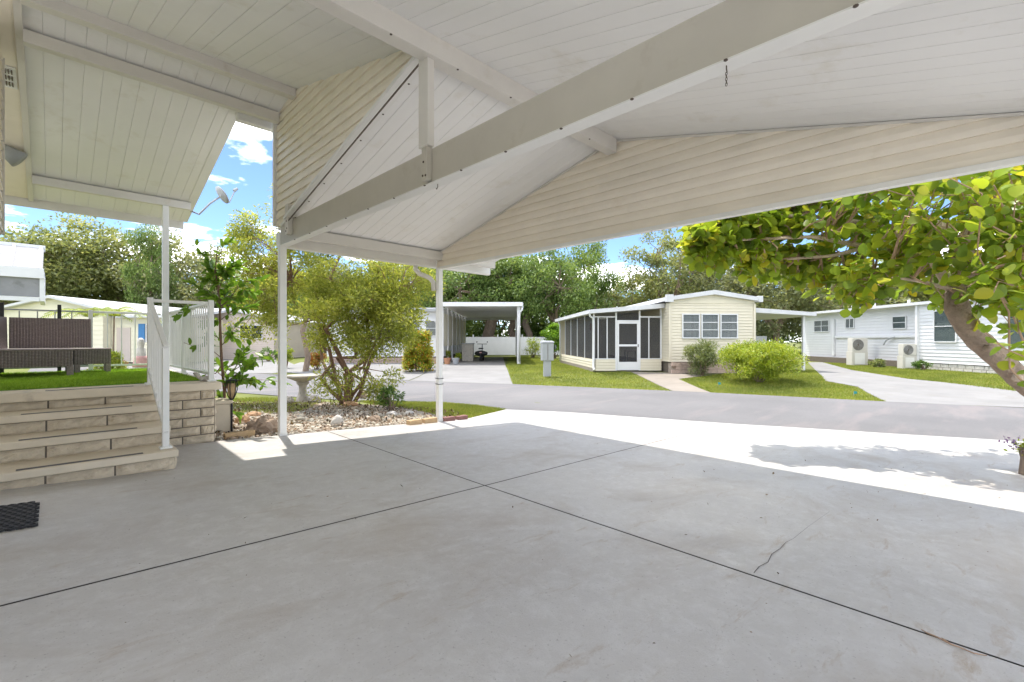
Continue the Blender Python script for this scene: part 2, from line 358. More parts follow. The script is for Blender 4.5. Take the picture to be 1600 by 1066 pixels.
road = sheet('road', far_edge + near_edge[::-1], -0.006, M['road']); road['kind'] = 'structure'
# the driveway: four cast slabs with open joints over a dirty base
drive = thing('driveway', (2.7, 3.0, 0), None, None); drive['kind'] = 'structure'
JX, g_ = 2.69, 0.0075
def jy(X): return 2.94 + 0.033 * X
edgeL = [(5.39, 6.46), near_core[3]]
sheet('joint_base', [(-6, -.72), (7.4, -.72), (8.2, -.95), (11.3, -1.2)] + near_core + [(5.39, 6.44), (-6, 6.42)], -0.012, M['joint'], drive)
slabA = sheet('slab', [(-6, -.75), (JX - g_, -.75), (JX - g_, jy(JX) - g_), (-6, jy(-6) - g_)], 0, M['slab'], drive)
slabB = sheet('slab', [(-6, jy(-6) + g_), (JX - g_, jy(JX) + g_), (JX + .05 - g_, 6.44), (-6, 6.44)], 0, M['slab'], drive)
jend = Vector(near_core[2]).lerp(Vector(near_core[1]), .72); jy2 = jend.y
slabC = sheet('slab', [(JX + g_, -.75), (7.3, -.75), (8.2, -1.0), (11.4, -1.6), near_core[0], near_core[1], (jend.x, jend.y - g_), (JX + g_, jy(JX) - g_)], 0, M['slab'], drive)
slabD = sheet('slab', [(JX + g_, jy(JX) + g_), (jend.x, jend.y + g_), near_core[2], near_core[3], (5.39, 6.46), (JX + .05 + g_, 6.44)], 0, M['slab'], drive)
# hairline crack in the right-hand slab
cr = MB(); pts = [ground_at(x, y) for x, y in ((1178, 896), (1186, 886), (1200, 879), (1206, 866), (1219, 858), (1228, 848), (1240, 842), (1262, 824), (1296, 800))]
for i in range(len(pts) - 1):
    a, b = pts[i], pts[i + 1]; n = Vector((-(b - a).y, (b - a).x, 0)).normalized() * (.0022 * (1 - i / 10)); z = Vector((0, 0, .0025))
    cr.add([tuple(a - n + z), tuple(b - n + z), tuple(b + n + z), tuple(a + n + z)], [(0, 1, 2, 3)])
cr.build('crack', M['joint'], drive)
# planting bed beside the slab, far drives and walk
BED = [(1.36, 6.445), (5.2, 6.47), (5.9, 7.5), (5.3, 9.4), (4.3, 11.3), (1.6, 12.2), (1.36, 9.0)]
sheet('garden_bed', BED, -0.006, M['soil'])['kind'] = 'structure'
def gpoly(px): return [tuple(ground_at(x, y))[:2] for x, y in px]
sheet('far_driveway', gpoly([(640, 594.6), (801, 600), (790, 572), (786, 558), (700, 558), (697, 568)]), -0.006, M['drive'])['kind'] = 'structure'
sheet('far_driveway', gpoly([(1384, 627), (1500, 632.3), (1640, 638), (1700, 628), (1600, 612), (1420, 592), (1330, 578), (1285, 566), (1262, 566), (1276, 580), (1290, 595), (1340, 604)]), -0.006, M['drive'])['kind'] = 'structure'
sheet('front_walk', gpoly([(1051, 610.6), (1111, 613.2), (1060, 592), (1108, 586.5), (1040, 582), (985, 581)]), -0.004, M['walk'])['kind'] = 'structure'
sheet('gravel_yard', gpoly([(575, 590.5), (638, 594.4), (694, 569), (640, 563), (470, 566), (430, 580), (470, 584)]), -0.004, M['drive'])['kind'] = 'structure'
sheet('gravel_yard', gpoly([(130, 578), (425, 583.5), (470, 575), (440, 562), (200, 560)]), -0.005, M['drive'])['kind'] = 'structure'
sheet('unseen_bounce_yard', [(-9, -.76), (7.3, -.76), (8.1, -1.05), (11.2, -1.75), (12.5, -5), (8, -9), (-9, -9)], -0.012, M['shell'])['kind'] = 'structure'  # unseen yard on the right, added to bounce sunlight onto the ceiling
sheet('unseen_bounce_yard', [(-14, -9), (-9.01, -9), (-9.01, 3), (-6.01, 3), (-6.01, 16), (-14, 16)], -0.012, M['shell'])['kind'] = 'structure'  # more added ground behind the camera, pale for bounce light
# ================================================================ carport
SL = 0.25
def RA(Y): return 3.60 + SL * (Y - 2.97)
def RB(Y): return 3.60 - SL * (Y - 2.97)
def RC(Y): return 4.345 - SL * (Y - 5.95)
carport = thing('carport', (2.137, 2.97, 0), 'white gable carport over the grey driveway with siding infill and trussed beams', 'carport')
def pan_mesh(name, Y0, Y1, zf, w=0.15):
    p = [(-w/2 + .0005, .004), (-w/2 + .0035, 0), (w/2 - .0035, 0), (w/2 - .0005, .004), (w/2 - .0005, .045), (-w/2 + .0005, .045)]
    z0 = zf(Y0); n = len(p)
    vs_ = [(x, 0, z) for x, z in p] + [(x, Y1 - Y0, zf(Y1) - z0 + z) for x, z in p]
    fs_ = [tuple(range(n)), tuple(range(n, 2*n))[::-1]] + [(i, n + i, n + (i+1) % n, (i+1) % n) for i in range(n)]
    return MB().add(vs_, fs_).mesh(name, M['ceiling'])
def pans(X0, X1, Y0, Y1, zf, parent, w=0.15):
    me = pan_mesh('ceiling_panel', Y0, Y1, zf, w); n = int(round((X1 - X0) / w)); s = (X1 - X0) / n
    for i in range(n): place('ceiling_panel', me, (X0 + s * (i + .5), Y0, zf(Y0)), parent, scale=(s / w, 1, 1))
def cover(X0, X1, Y0, Y1, zf, parent, name='roof_cover', dz=0.047, t=0.03):
    MB().hexa([(X0, Y0, zf(Y0) + dz), (X1, Y0, zf(Y0) + dz), (X1, Y1, zf(Y1) + dz), (X0, Y1, zf(Y1) + dz)],
              [(X0, Y0, zf(Y0) + dz + t), (X1, Y0, zf(Y0) + dz + t), (X1, Y1, zf(Y1) + dz + t), (X0, Y1, zf(Y1) + dz + t)]).build(name, M['roofw'], parent)
XF = 5.9; YE = -0.78; YL = 6.52
pans(-.22, 2.12, YE, 5.95, RA, carport)
pans(2.12, XF, YE, 2.97, RA, carport)
pans(2.12, XF, 2.972, YL, RB, carport)
cover(-5.0, 2.12, YE, 5.95, RA, carport); cover(2.122, XF, YE, 2.97, RA, carport); cover(2.122, XF, 2.972, YL, RB, carport)
MB().hexa([(-5, YE, RA(YE)), (-.76, YE, RA(YE)), (-.76, 5.95, RA(5.95)), (-5, 5.95, RA(5.95))], [(-5, YE, RA(YE) + .045), (-.76, YE, RA(YE) + .045), (-.76, 5.95, RA(5.95) + .045), (-5, 5.95, RA(5.95) + .045)]).build('rear_ceiling', M['ceiling'], carport)
# beams
MB().box(-4.9, 4.62, 2.905, 3.03, 3.425, 3.588).build('ridge_beam', M['beam'], carport, bevel=.004)
tie = MB().box(2.10, 2.175, YE + .1, 6.37, 2.487, 2.752).build('tie_beam', M['beam_shaded'], carport, bevel=.004)  # shade of the inward face comes from the darker beam colour
MB().box(2.088, 2.187, YE + .1, 6.368, 2.478, 2.4855).build('flange', M['trim'], tie)
MB().box(2.035, 2.097, 2.95, 3.075, 2.755, 3.57).build('king_post', M['beam'], carport, bevel=.004)
MB().box(2.045, 2.098, 2.983, 3.047, 2.495, 2.80).build('post_plate', M['beam_shaded'], carport, bevel=.003)
MB().box(2.04, 2.098, 5.93, 6.03, 2.56, 2.93).build('bracket', M['beam'], carport, bevel=.004)
for X in (-2.2,):
    MB().box(X - .037, X + .037, YE + .1, 6.0, 2.487, 2.752).build('tie_beam', M['beam_shaded'], carport)
MB().box(2.18, 5.86, 6.30, 6.385, 2.60, RB(6.385) - .006).build('eave_beam', M['beam'], carport, bevel=.003)
gut = MB().prism([(2.14, 6.525, 2.69), (2.14, 6.525, 2.52), (2.14, 6.545, 2.50), (2.14, 6.61, 2.50), (2.14, 6.65, 2.56), (2.14, 6.66, 2.70)], (3.8, 0, 0)).build('gutter', M['trim'], carport)
MB().box(2.2, 4.6, 6.42, 6.50, 2.50, 2.60).build('lower_rail', M['beam'], carport)
MB().box(-4.9, 5.86, YE + .10, YE + .18, 2.487, RA(YE + .1) - .004).build('eave_beam', M['beam'], carport)
MB().prism([(-4.9, YE - .005, 2.73), (-4.9, YE - .005, 2.56), (-4.9, YE - .10, 2.56), (-4.9, YE - .13, 2.73)], (10.8, 0, 0)).build('gutter', M['trim'], carport)
# sloping white trim under the infill siding, with screws
MB().bar((2.075, 3.08, RB(3.08) - .075), (2.075, 6.02, RB(6.02) - .075), .035, .115, up=(1, 0, 0)).build('rafter', M['trim'], carport)
MB().bar((2.115, 3.03, RB(3.03) - .04), (2.115, 6.3, RB(6.3) - .04), .04, .075, up=(1, 0, 0)).build('rafter', M['trim'], carport)
MB().bar((2.05, 3.08, RB(3.08) - .137), (2.05, 6.0, RB(6.0) - .137), .012, .009, up=(1, 0, 0)).build('rafter_gap', M['mortar'], carport)
# posts
def post(x, y, top, parent, s=.086):
    z = G(x, y); o = MB().box(x - s/2, x + s/2, y - s/2, y + s/2, z, top).build('post', M['trim'], parent, bevel=.006)
    MB().box(x - s/2 - .006, x + s/2 + .006, y - s/2 - .006, y + s/2 + .006, z, z + .035).build('post_shoe', M['trim'], o, bevel=.003)
    return o
P1 = post(2.137, 6.41, 2.482, carport); P2 = post(4.66, 6.41, 2.488, carport)
post(2.137, YE + .14, 2.482, carport); post(4.66, YE + .14, 2.487, carport); post(-2.2, YE + .14, 2.482, carport)
for z in (.60, .505):
    cb = MB(); s = .05; cb.tube([(4.66 - s, 6.41 - s, z), (4.66 + s, 6.41 - s, z + .004), (4.66 + s, 6.41 + s, z + .012), (4.66 - s, 6.41 + s, z + .008), (4.66 - s, 6.41 - s, z)], .007, 5); cb.build('cable_tie', M['pipe'], P2)
# downspout elbow at the street post
MB().tube([(4.30, 6.585, 2.52), (4.30, 6.585, 2.44), (4.36, 6.56, 2.37), (4.52, 6.50, 2.31), (4.585, 6.48, 2.24), (4.59, 6.475, 2.10)], [.04] * 6, 8).build('downspout', M['beam'], carport, smooth=True)
# lap siding
def lap(parent, X, z0, z1, rng_fn, hh=.105, face=-1, mat='siding'):
    z = z0
    while z < z1 - .004:
        zt = min(z + hh, z1); a0, a1 = rng_fn(z); b0, b1 = rng_fn(zt)
        if a1 - a0 > .02 or b1 - b0 > .02:
            if b1 < b0: b0 = b1 = (b0 + b1) / 2
            if a1 < a0: a0 = a1 = (a0 + a1) / 2
            o_ = .026 * face; i_ = .004 * face; m_ = .025 * face; zm = z + (zt - z) * .45; am0 = a0 + (b0 - a0) * .45; am1 = a1 + (b1 - a1) * .45
            prof = [(X, z), (X + o_, z), (X + m_, zm), (X + i_, zt), (X, zt)]
            ends0 = [a0, a0, am0, b0, b0]; ends1 = [a1, a1, am1, b1, b1]
            vs_ = [(p[0], e, p[1]) for p, e in zip(prof, ends0)] + [(p[0], e, p[1]) for p, e in zip(prof, ends1)]
            MB().add(vs_, [(0, 1, 2, 3, 4), (9, 8, 7, 6, 5)] + [(i, 5 + i, 5 + (i+1) % 5, (i+1) % 5) for i in range(5)]).build('siding_board', M[mat], parent)
        z += hh
def infill(z):
    lo = 2.97 + abs(3.6 - z) / SL; hi = min(6.50, 5.95 + (4.335 - z) / SL); return (lo + .01, hi)
lap(carport, 2.118, 2.75, 4.33, infill)
MB().add([(2.119, y, z) for y, z in ((2.99, 3.6), (6.505, RB(6.505)), (6.505, RC(6.505)), (5.95, 4.34))], [(0, 1, 2, 3)]).build('infill_back', M['siding'], carport)
MB().box(2.06, 2.135, 6.5, 6.545, 2.76, RC(6.54) - .01).build('corner_trim', M['trim'], carport)
def gab(z): w = (3.6 - z) / SL; return (2.97 - w + .01, min(2.97 + w - .01, 6.46))
lap(carport, 4.665, 2.495, 3.59, gab)
MB().add([(4.667, 2.97 - 4.4, 2.5), (4.667, 6.46, 2.5), (4.667, 6.46, RB(6.46)), (4.667, 2.97, 3.6)], [(0, 1, 2, 3)]).build('gable_back', M['siding'], carport)
MB().box(4.625, 4.70, YE + .1, 6.36, 2.452, 2.497).build('bottom_trim', M['trim'], carport, bevel=.003)
MB().bar((4.642, 3.02, RB(3.02) - .016), (4.642, 6.46, RB(6.46) - .016), .02, .022, up=(1, 0, 0)).build('edge_trim', M['beam'], carport)
MB().bar((4.642, 2.92, RA(2.92) - .016), (4.642, -.7, RA(-.7) - .016), .02, .022, up=(1, 0, 0)).build('edge_trim', M['beam'], carport)
for a, b, zf in ((YE, 2.97, RA), (2.972, 6.66, RB)):
    MB().bar((XF + .02, a, zf(a) + .03), (XF + .02, b, zf(b) + .03), .03, .13, up=(1, 0, 0)).build('front_fascia', M['trim'], carport)
# screws
sc = MB().lathe((0, 0, 0), [(.0095, 0), (.0095, .004), (.005, .007)], 8).mesh('screw', M['screw'])
side = (0, -math.pi / 2, 0)
for y, z in ((2.965, 3.53), (3.0, 3.47), (2.985, 2.78), (3.045, 2.80), (2.992, 2.53), (3.03, 2.535), (3.02, 2.64)): place('screw', sc, (2.035 if z > 2.81 else 2.045, y, z), carport, side)
for y, z in ((5.96, 2.63), (5.97, 2.72), (5.99, 2.60), (5.955, 2.80)): place('screw', sc, (2.04, y, z), carport, side)
for i in range(13): place('screw', sc, (2.082, .3 + i * .46, 2.478), carport, (math.pi, 0, 0))
for i in range(7):
    y = 3.3 + i * .42; place('screw', sc, (2.09, y, RB(y) - .14), carport, (math.pi, 0, 0))
for i in range(8): place('screw', sc, (-.1 + i * .6, 2.915, 3.425), carport, (math.pi, 0, 0))
# hook and short chain under the tie beam
hk = thing('hook_chain', (2.13, .93, 2.3), 'small dark hook with short chain hanging under the carport tie beam', 'hook')
hp = at_X(1135, 100, 2.13)
MB().tube([(hp.x, hp.y, 2.478), (hp.x, hp.y, 2.462), (hp.x + .006, hp.y, 2.452), (hp.x, hp.y, 2.447)], .003, 5).build('hook', M['screw'], hk)
ch = MB()
for i in range(5):
    z = 2.449 - i * .012; c, s = ((1, 0) if i % 2 else (0, 1)); ch.tube([(hp.x + c * .004 * math.cos(a), hp.y + s * .004 * math.cos(a), z - .007 + .008 * math.sin(a)) for a in np.linspace(0, 6.283, 9)], .0016, 4, False)
ch.build('chain', M['screw'], hk)
hk2 = at_X(684, 296, 2.14)
h2 = thing('cup_hook', (hk2.x, hk2.y, 2.42), 'tiny rusty cup hook below the king post of the carport', 'hook')
MB().tube([(hk2.x, hk2.y, 2.478), (hk2.x, hk2.y, 2.455), (hk2.x, hk2.y + .014, 2.440), (hk2.x, hk2.y + .022, 2.452)], .003, 5).build('hook', M['screw'], h2)
# ================================================================ porch roof of the own home
porch = thing('porch_roof', (.7, 7.5, 0), 'white porch roof with panelled ceiling above the raised deck', 'porch roof')
XR = 1.62
pans(-.22, XR, 5.952, 9.93, RC, porch); pans(XR, 2.12, 5.952, 6.56, RC, porch, .1667)
cover(-5.0, XR, 5.952, 9.93, RC, porch); cover(XR + .002, 2.2, 5.952, 6.6, RC, porch)
MB().box(-.2, 2.09, 5.80, 5.905, 4.205, 4.33 - .02).build('ridge_beam', M['beam'], porch, bevel=.004)
MB().box(-.2, 2.09, 6.365, 6.455, 4.09, RC(6.455) - .004).build('cross_beam', M['beam'], porch, bevel=.004)
MB().box(-.2, XR - .002, 9.13, 9.21, 3.41, RC(9.21) - .004).build('cross_beam', M['beam'], porch, bevel=.004)
MB().box(-.76, XR + .03, 9.90, 9.955, 3.235, RC(9.955) + .03).build('end_fascia', M['beam'], porch, bevel=.004)
MB().bar((XR + .02, 6.58, RC(6.58) + .01), (XR + .02, 9.89, RC(9.89) + .01), .035, .12, up=(1, 0, 0)).build('edge_fascia', M['trim'], porch)
MB().prism([(XR + .045, 6.585, 4.20), (XR + .045, 6.585, 4.06), (XR + .045, 6.66, 4.05), (XR + .045, 6.69, 4.09), (XR + .045, 6.70, 4.20)], (.6, 0, 0)).build('gutter', M['trim'], porch)
MB().tube([(2.12, 6.64, 4.06), (2.12, 6.64, 3.98), (2.16, 6.62, 3.93), (2.24, 6.60, 3.90)], .035, 8).build('gutter_outlet', M['trim'], porch, smooth=True)
pp = MB().box(1.243, 1.327, 9.128, 9.212, .756, 3.408).build('post', M['trim'], porch, bevel=.006)
# soffit strip of lapped vinyl beside the home wall
sb = {}
for zf, y0, y1 in ((RA, 3.0, 5.95), (RC, 5.95, 9.88)):
    n = int((y1 - y0) / .1); s = (y1 - y0) / n; sg = 1 if zf is RA else -1
    me = MB().hexa([(-.27, 0, .012), (.25, 0, .012), (.25, s, SL * s * sg), (-.27, s, SL * s * sg)], [(-.27, 0, .03), (.25, 0, .03), (.25, s, SL * s * sg + .03), (-.27, s, SL * s * sg + .03)]).mesh('soffit_board', M['siding'])
    for i in range(n): place('soffit_board', me, (-.49, y0 + i * s, zf(y0 + i * s) - .012), porch)
MB().bar((-.225, 5.95, RC(5.95) - .03), (-.225, 9.89, RC(9.89) - .03), .03, .055, up=(1, 0, 0)).build('soffit_trim', M['beam'], porch)
MB().bar((-.225, 3.0, RA(3.0) - .03), (-.225, 5.95, RA(5.95) - .03), .03, .055, up=(1, 0, 0)).build('soffit_trim', M['beam'], porch)
vy = 7.0; vent = MB().hexa([(-.44, vy, RC(vy) - .022), (-.27, vy, RC(vy) - .022), (-.27, vy + .34, RC(vy + .34) - .022), (-.44, vy + .34, RC(vy + .34) - .022)], [(-.44, vy, RC(vy) - .008), (-.27, vy, RC(vy) - .008), (-.27, vy + .34, RC(vy + .34) - .008), (-.44, vy + .34, RC(vy + .34) - .008)]).build('soffit_vent', M['trim'], porch)
vs1 = MB()
for j in range(3):
    for i in range(6):
        x = -.42 + i * .023; y = vy + .035 + j * .1; vs1.box(x, x + .009, y, y + .075, RC(y + .075) - .0245, RC(y) - .0225 )
vs1.build('vent_slots', M['mortar'], vent)
# own home: wall under the soffit, header and lamp
home = thing('mobile_home', (-.9, 7, .05), 'cream sided wall end of the home at the far left edge above the steps', 'house')
MB().box(-.95, -.765, 3.0, 9.86, .0, 3.22).build('wall', M['siding'], home)
hd = MB()
for i in range(18):
    z = 2.33 + i * .1; hd.hexa([(-.70, 6.2, z), (-.345, 6.2, z), (-.345, 6.78, z), (-.70, 6.78, z)], [(-.70, 6.2, z + .1), (-.36, 6.2, z + .1), (-.36, 6.78, z + .1), (-.70, 6.78, z + .1)])
hd.v = [(x, y, min(z, RC(y) - .05) if y > 5.95 else z) for x, y, z in hd.v]
hd.build('wall_return', M['siding'], home)
MB().box(-.70, -.335, 6.782, 6.815, 2.30, 4.05).build('corner_board', M['beam'], home)
lp = at_f(20, 240, 5.8)
lamp = thing('flood_light', (lp.x, lp.y, lp.z), 'grey cone shaped flood light under the cream soffit', 'light')
MB().tube([(lp.x - .22, lp.y + .03, RC(lp.y) - .03), (lp.x - .22, lp.y, lp.z + .10), (lp.x - .13, lp.y, lp.z + .05)], .035, 10).build('arm', M['grey'], lamp, smooth=True)
MB().tube([(lp.x - .17, lp.y, lp.z + .09), (lp.x - .06, lp.y, lp.z + .02), (lp.x + .06, lp.y - .01, lp.z - .07)], [.05, .075, .115], 16).build('shade', M['grey'], lamp, smooth=True)
# satellite dish on the porch roof edge
dp = at_f(345, 306, 8.1); db = Vector((XR + .05, 9.45, RC(9.45)))
dish = thing('satellite_dish', tuple(db), 'grey satellite dish on a bent arm at the porch roof edge', 'satellite dish')
MB().tube([tuple(db), tuple(db + Vector((.12, .0, -.04))), tuple(db.lerp(dp, .65) + Vector((0, 0, -.04))), tuple(dp + Vector((-.02, 0, -.03)))], .017, 8).build('arm', M['grey'], dish, smooth=True)
dn = Vector((.78, .05, .62)).normalized(); du = dn.orthogonal().normalized(); dv = dn.cross(du); dm = MB(); vv = []; ff = []
for i in range(5):
    r = .15 * i / 4
    for k in range(18):
        a = k / 18 * 6.283; vv.append(tuple(dp + du * r * math.cos(a) + dv * r * 1.12 * math.sin(a) + dn * (r * r * 1.1)))
for i in range(4):
    for k in range(18): ff.append((i * 18 + k, i * 18 + (k + 1) % 18, i * 18 + 18 + (k + 1) % 18, i * 18 + 18 + k))
do = dm.add(vv, ff).build('reflector', M['grey'], dish, smooth=True); so = do.modifiers.new('t', 'SOLIDIFY'); so.thickness = .012
MB().tube([tuple(dp - du * .2 * 1), tuple(dp + dn * .26 - du * .03)], .010, 6).build('feed_arm', M['grey'], dish)
MB().tube([tuple(dp + dn * .24 - du * .03), tuple(dp + dn * .32 - du * .02)], [.03, .022], 8).build('receiver', M['grey'], dish)
# ================================================================ raised deck with block steps
DZ = .754
deck = thing('entry_deck', (.3, 7.8, 0), 'raised tan block deck with coping and three steps down to the driveway', 'deck')
MB().box(-.76, 1.372, 6.40, 10.0, -.05, .664).build('core', M['mortar'], deck)
MB().box(-.76, 1.43, 6.325, 10.05, .665, DZ).build('coping', M['coping'], deck, bevel=.012)
def block_mesh(L, Hh, seed):
    rg = random.Random(seed); nx, nz = 10, 4; vs_ = []; fs_ = []
    for j in range(nz + 1):
        for i in range(nx + 1):
            e = i in (0, nx) or j in (0, nz); y = -.004 if e else -.016 - rg.random() * .016
            vs_.append((-L/2 + L * i / nx, y, Hh * j / nz))
    for j in range(nz):
        for i in range(nx): a = j * (nx + 1) + i; fs_.append((a, a + 1, a + nx + 2, a + nx + 1))
    n = len(vs_); vs_ += [(-L/2, .05, 0), (L/2, .05, 0), (L/2, .05, Hh), (-L/2, .05, Hh)]
    c = [0, nx, (nx + 1) * nz + nx, (nx + 1) * nz]
    fs_ += [tuple(range(nx, -1, -1)) + (n, n + 1), tuple(range(c[3], c[2] + 1)) + (n + 2, n + 3),
            tuple(range(nx, c[2] + 1, nx + 1)) + (n + 2, n + 1), tuple(range(c[3], -1, -(nx + 1))) + (n, n + 3)]
    return MB().add(vs_, fs_).mesh('block', M['block'])
blk = [block_mesh(.405, .094, s) for s in range(5)]
def course(x0, x1, off, y, z, h, parent, L=.42):
    x = x0 - off
    while x < x1:
        a, b = max(x, x0), min(x + L, x1)
        if b - a > .05: place('block', random.choice(blk), ((a + b) / 2, y, z), parent, scale=((b - a - .013) / .405, 1, h / .094))
        x += L
def side_course(y0, y1, off, x, z, h, parent, L=.42):
    y = y0 - off
    while y < y1:
        a, b = max(y, y0), min(y + L, y1)
        if b - a > .05: place('block', random.choice(blk), (x, (a + b) / 2, z), parent, (0, 0, math.pi / 2), ((b - a - .013) / .405, 1, h / .094))
        y += L
for k in range(6):
    z = .045 + k * .104
    course(-.76, 1.372, .285 if k % 2 == 0 else .13 - .02, 6.40, z, .092, deck)
    side_course(6.42, 10.0, .2 if k % 2 else 0, 1.374, z, .092, deck)
for k, yf in enumerate((5.18, 5.58, 5.98)):
    z0 = .03 if k == 0 else .07 + .172 * k + .012; zt = .245 + .17 * k
    MB().box(-.76, .792, yf + .02, yf + .42 if k < 2 else 6.38, -.02, zt - .066).build('riser_core', M['mortar'], deck)
    course(-.76, .8, .12, yf + .02, zt - .066 - .112, .105, deck)
    side_course(yf + .03, yf + .41, .0, .80, zt - .066 - .112, .105, deck)
    tr = MB().box(-.76, .822, yf - .022, yf + .44 if k < 2 else 6.385, zt - .065, zt).build('tread', M['coping'], deck, bevel=.010)
    MB().box(-.20, .57, yf + .012, yf + .065, zt + .0005, zt + .003).build('grip_strip', M['grip'], tr)
MB().box(-.05, .62, 6.40, 6.45, DZ + .0005, DZ + .003).build('grip_strip', M['grip'], deck)
# artificial turf on the deck
turf = thing('turf_carpet', (.3, 8.3, DZ), 'bright green artificial turf laid on the raised deck under the wicker sofa', 'artificial turf')
MB().box(-.74, 1.30, 6.72, 9.94, DZ + .0015, DZ + .010).build('backing', M['turfbase'], turf)
n = 34000; bx = RNG.uniform(-.72, 1.30, n); by = 6.72 + 3.2 * RNG.random(n) ** 1.25; ang = RNG.uniform(0, 6.283, n); h = RNG.uniform(.016, .032, n); w = .0055
V = np.zeros((n, 3, 3)); lean = RNG.normal(0, .010, (n, 2))
V[:, 0] = np.stack([bx - w * np.cos(ang), by - w * np.sin(ang), np.full(n, DZ + .009)], 1); V[:, 1] = np.stack([bx + w * np.cos(ang), by + w * np.sin(ang), np.full(n, DZ + .009)], 1)
V[:, 2] = np.stack([bx + lean[:, 0], by + lean[:, 1], DZ + .009 + h], 1)
o = np_obj('pile', V.reshape(-1, 3), np.arange(n * 3).reshape(-1, 3), M['turf'], turf); o['kind'] = 'stuff'
# railings
def rail_run(parent, a, b, za, zb, mat, low=.09, high=.95, step=.115, pk=.016, top=.042):
    a = Vector(a); b = Vector(b); L = (b - a).length; n = max(1, int(L / step))
    MB().bar((a.x, a.y, za + high), (b.x, b.y, zb + high), top, top * .8).build('top_rail', mat, parent, bevel=.004)
    MB().bar((a.x, a.y, za + low), (b.x, b.y, zb + low), .03, .028).build('bottom_rail', mat, parent)
    for i in range(1, n):
        p = a.lerp(b, i / n); z = za + (zb - za) * i / n; MB().box(p.x - pk/2, p.x + pk/2, p.y - pk/2, p.y + pk/2, z + low + .012, z + high - .016).build('picket', mat, parent)
def newel(parent, x, y, z0, z1, mat, s=.052):
    o = MB().box(x - s/2, x + s/2, y - s/2, y + s/2, z0, z1).build('post', mat, parent, bevel=.004)
    MB().box(x - s*.9, x + s*.9, y - s*.9, y + s*.9, z0, z0 + .02).build('base_cover', mat, o, bevel=.005)
rl = thing('stair_railing', (.8, 6.3, DZ), 'white metal picket handrail running down beside the block steps', 'railing')
newel(rl, .78, 6.55, DZ, 1.735, M['trim']); newel(rl, .745, 5.31, .2455, 1.185, M['trim'])
rail_run(rl, (.765, 6.5), (.745, 5.28), DZ + .01, .2355, M['trim'], .16, .95, .13)
rd = thing('deck_railing', (1.3, 7.5, DZ), 'white metal picket railing along the open corner of the deck beside the vine', 'railing')
newel(rd, 1.36, 6.52, DZ, 1.735, M['trim']); newel(rd, 1.36, 8.15, DZ, 1.735, M['trim']); newel(rd, 1.36, 9.88, DZ, 1.735, M['trim'])
MB().bar((.808, 6.55, 1.70), (1.333, 6.55, 1.70), .042, .034).build('top_rail', M['trim'], rd)
rail_run(rd, (1.36, 6.56), (1.36, 8.11), DZ, DZ, M['trim']); rail_run(rd, (1.36, 8.19), (1.36, 9.85), DZ, DZ, M['trim'])
rw = thing('back_railing', (.9, 9.9, DZ), 'white picket railing across the back of the deck right of the sofa', 'railing')
newel(rw, .43, 9.94, DZ, 1.735, M['trim']); rail_run(rw, (.46, 9.94), (1.33, 9.94), DZ, DZ, M['trim'], step=.17)
rb = thing('black_railing', (-.2, 9.9, DZ), 'thin grey railing with black posts behind the wicker sofa', 'railing')
for x in (-.74, -.52, .075): newel(rb, x, 9.94, DZ, 1.80, M['black'], .045)
rail_run(rb, (-.72, 9.94), (.40, 9.94), DZ, DZ, M['grey'], step=.17, pk=.014, top=.028)
# wicker sofa and footstool: woven strips over a dark core
def weave(parent, name, o0, eu, ev, nrm, su=.030, sv=.018, mat='wicker'):
    o0, eu, ev, nrm = Vector(o0), Vector(eu), Vector(ev), Vector(nrm); nu = max(2, int(eu.length / su)); nv = max(2, int(ev.length / sv)); m = MB(); du, dv = eu / nu, ev / nv
    for j in range(nv):
        for i in range(nu):
            p = o0 + du * (i + .06) + dv * (j + .10); k = .009 if (i + j) % 2 else .003; a = p + nrm * .0005; u = du * .88; v = dv * .80
            q = [a, a + u, a + u + v, a + v]; mid = nrm * k
            m.add([tuple(q[0]), tuple(q[1]), tuple(q[2]), tuple(q[3]), tuple(q[0] + u * .5 + mid), tuple(q[3] + u * .5 + mid)], [(0, 4, 5, 3), (4, 1, 2, 5)])
    o = m.build(name, M[mat], parent); o['kind'] = 'stuff'; return o
TZ = DZ + .028
sofa = thing('wicker_sofa', (-.3, 9.2, TZ), 'brown wicker corner sofa without cushions on the green turf deck', 'sofa')
s1 = MB().box(-.74, .20, 8.66, 9.70, TZ + .115, TZ + .33).build('seat_base', M['wicker_dark'], sofa)
weave(s1, 'seat_weave', (-.74, 8.659, TZ + .115), (.94, 0, 0), (0, 0, .215), (0, -1, 0))
MB().box(-.745, .215, 8.645, 9.70, TZ + .3305, TZ + .352).build('seat_rim', M['wicker'], sofa, bevel=.006)
s2 = MB().hexa([(-.44, 9.70, TZ + .353), (.43, 9.70, TZ + .353), (.43, 9.80, TZ + .353), (-.44, 9.80, TZ + .353)], [(-.44, 9.74, TZ + .80), (.42, 9.74, TZ + .80), (.42, 9.82, TZ + .80), (-.44, 9.82, TZ + .80)]).build('backrest', M['wicker_dark'], sofa)
weave(s2, 'back_weave', (-.43, 9.698, TZ + .355), (.86, 0, 0), (0, .04, .44), (0, -1, .09))
s3 = MB().hexa([(-.74, 8.68, TZ + .353), (-.62, 8.68, TZ + .353), (-.45, 9.69, TZ + .353), (-.74, 9.69, TZ + .353)], [(-.74, 8.68, TZ + .79), (-.66, 8.68, TZ + .79), (-.46, 9.73, TZ + .80), (-.74, 9.73, TZ + .80)]).build('side_backrest', M['wicker_dark'], sofa)
weave(s3, 'side_weave', (-.617, 8.70, TZ + .355), (.165, .98, 0), (-.035, .0, .43), (.98, -.17, .05))
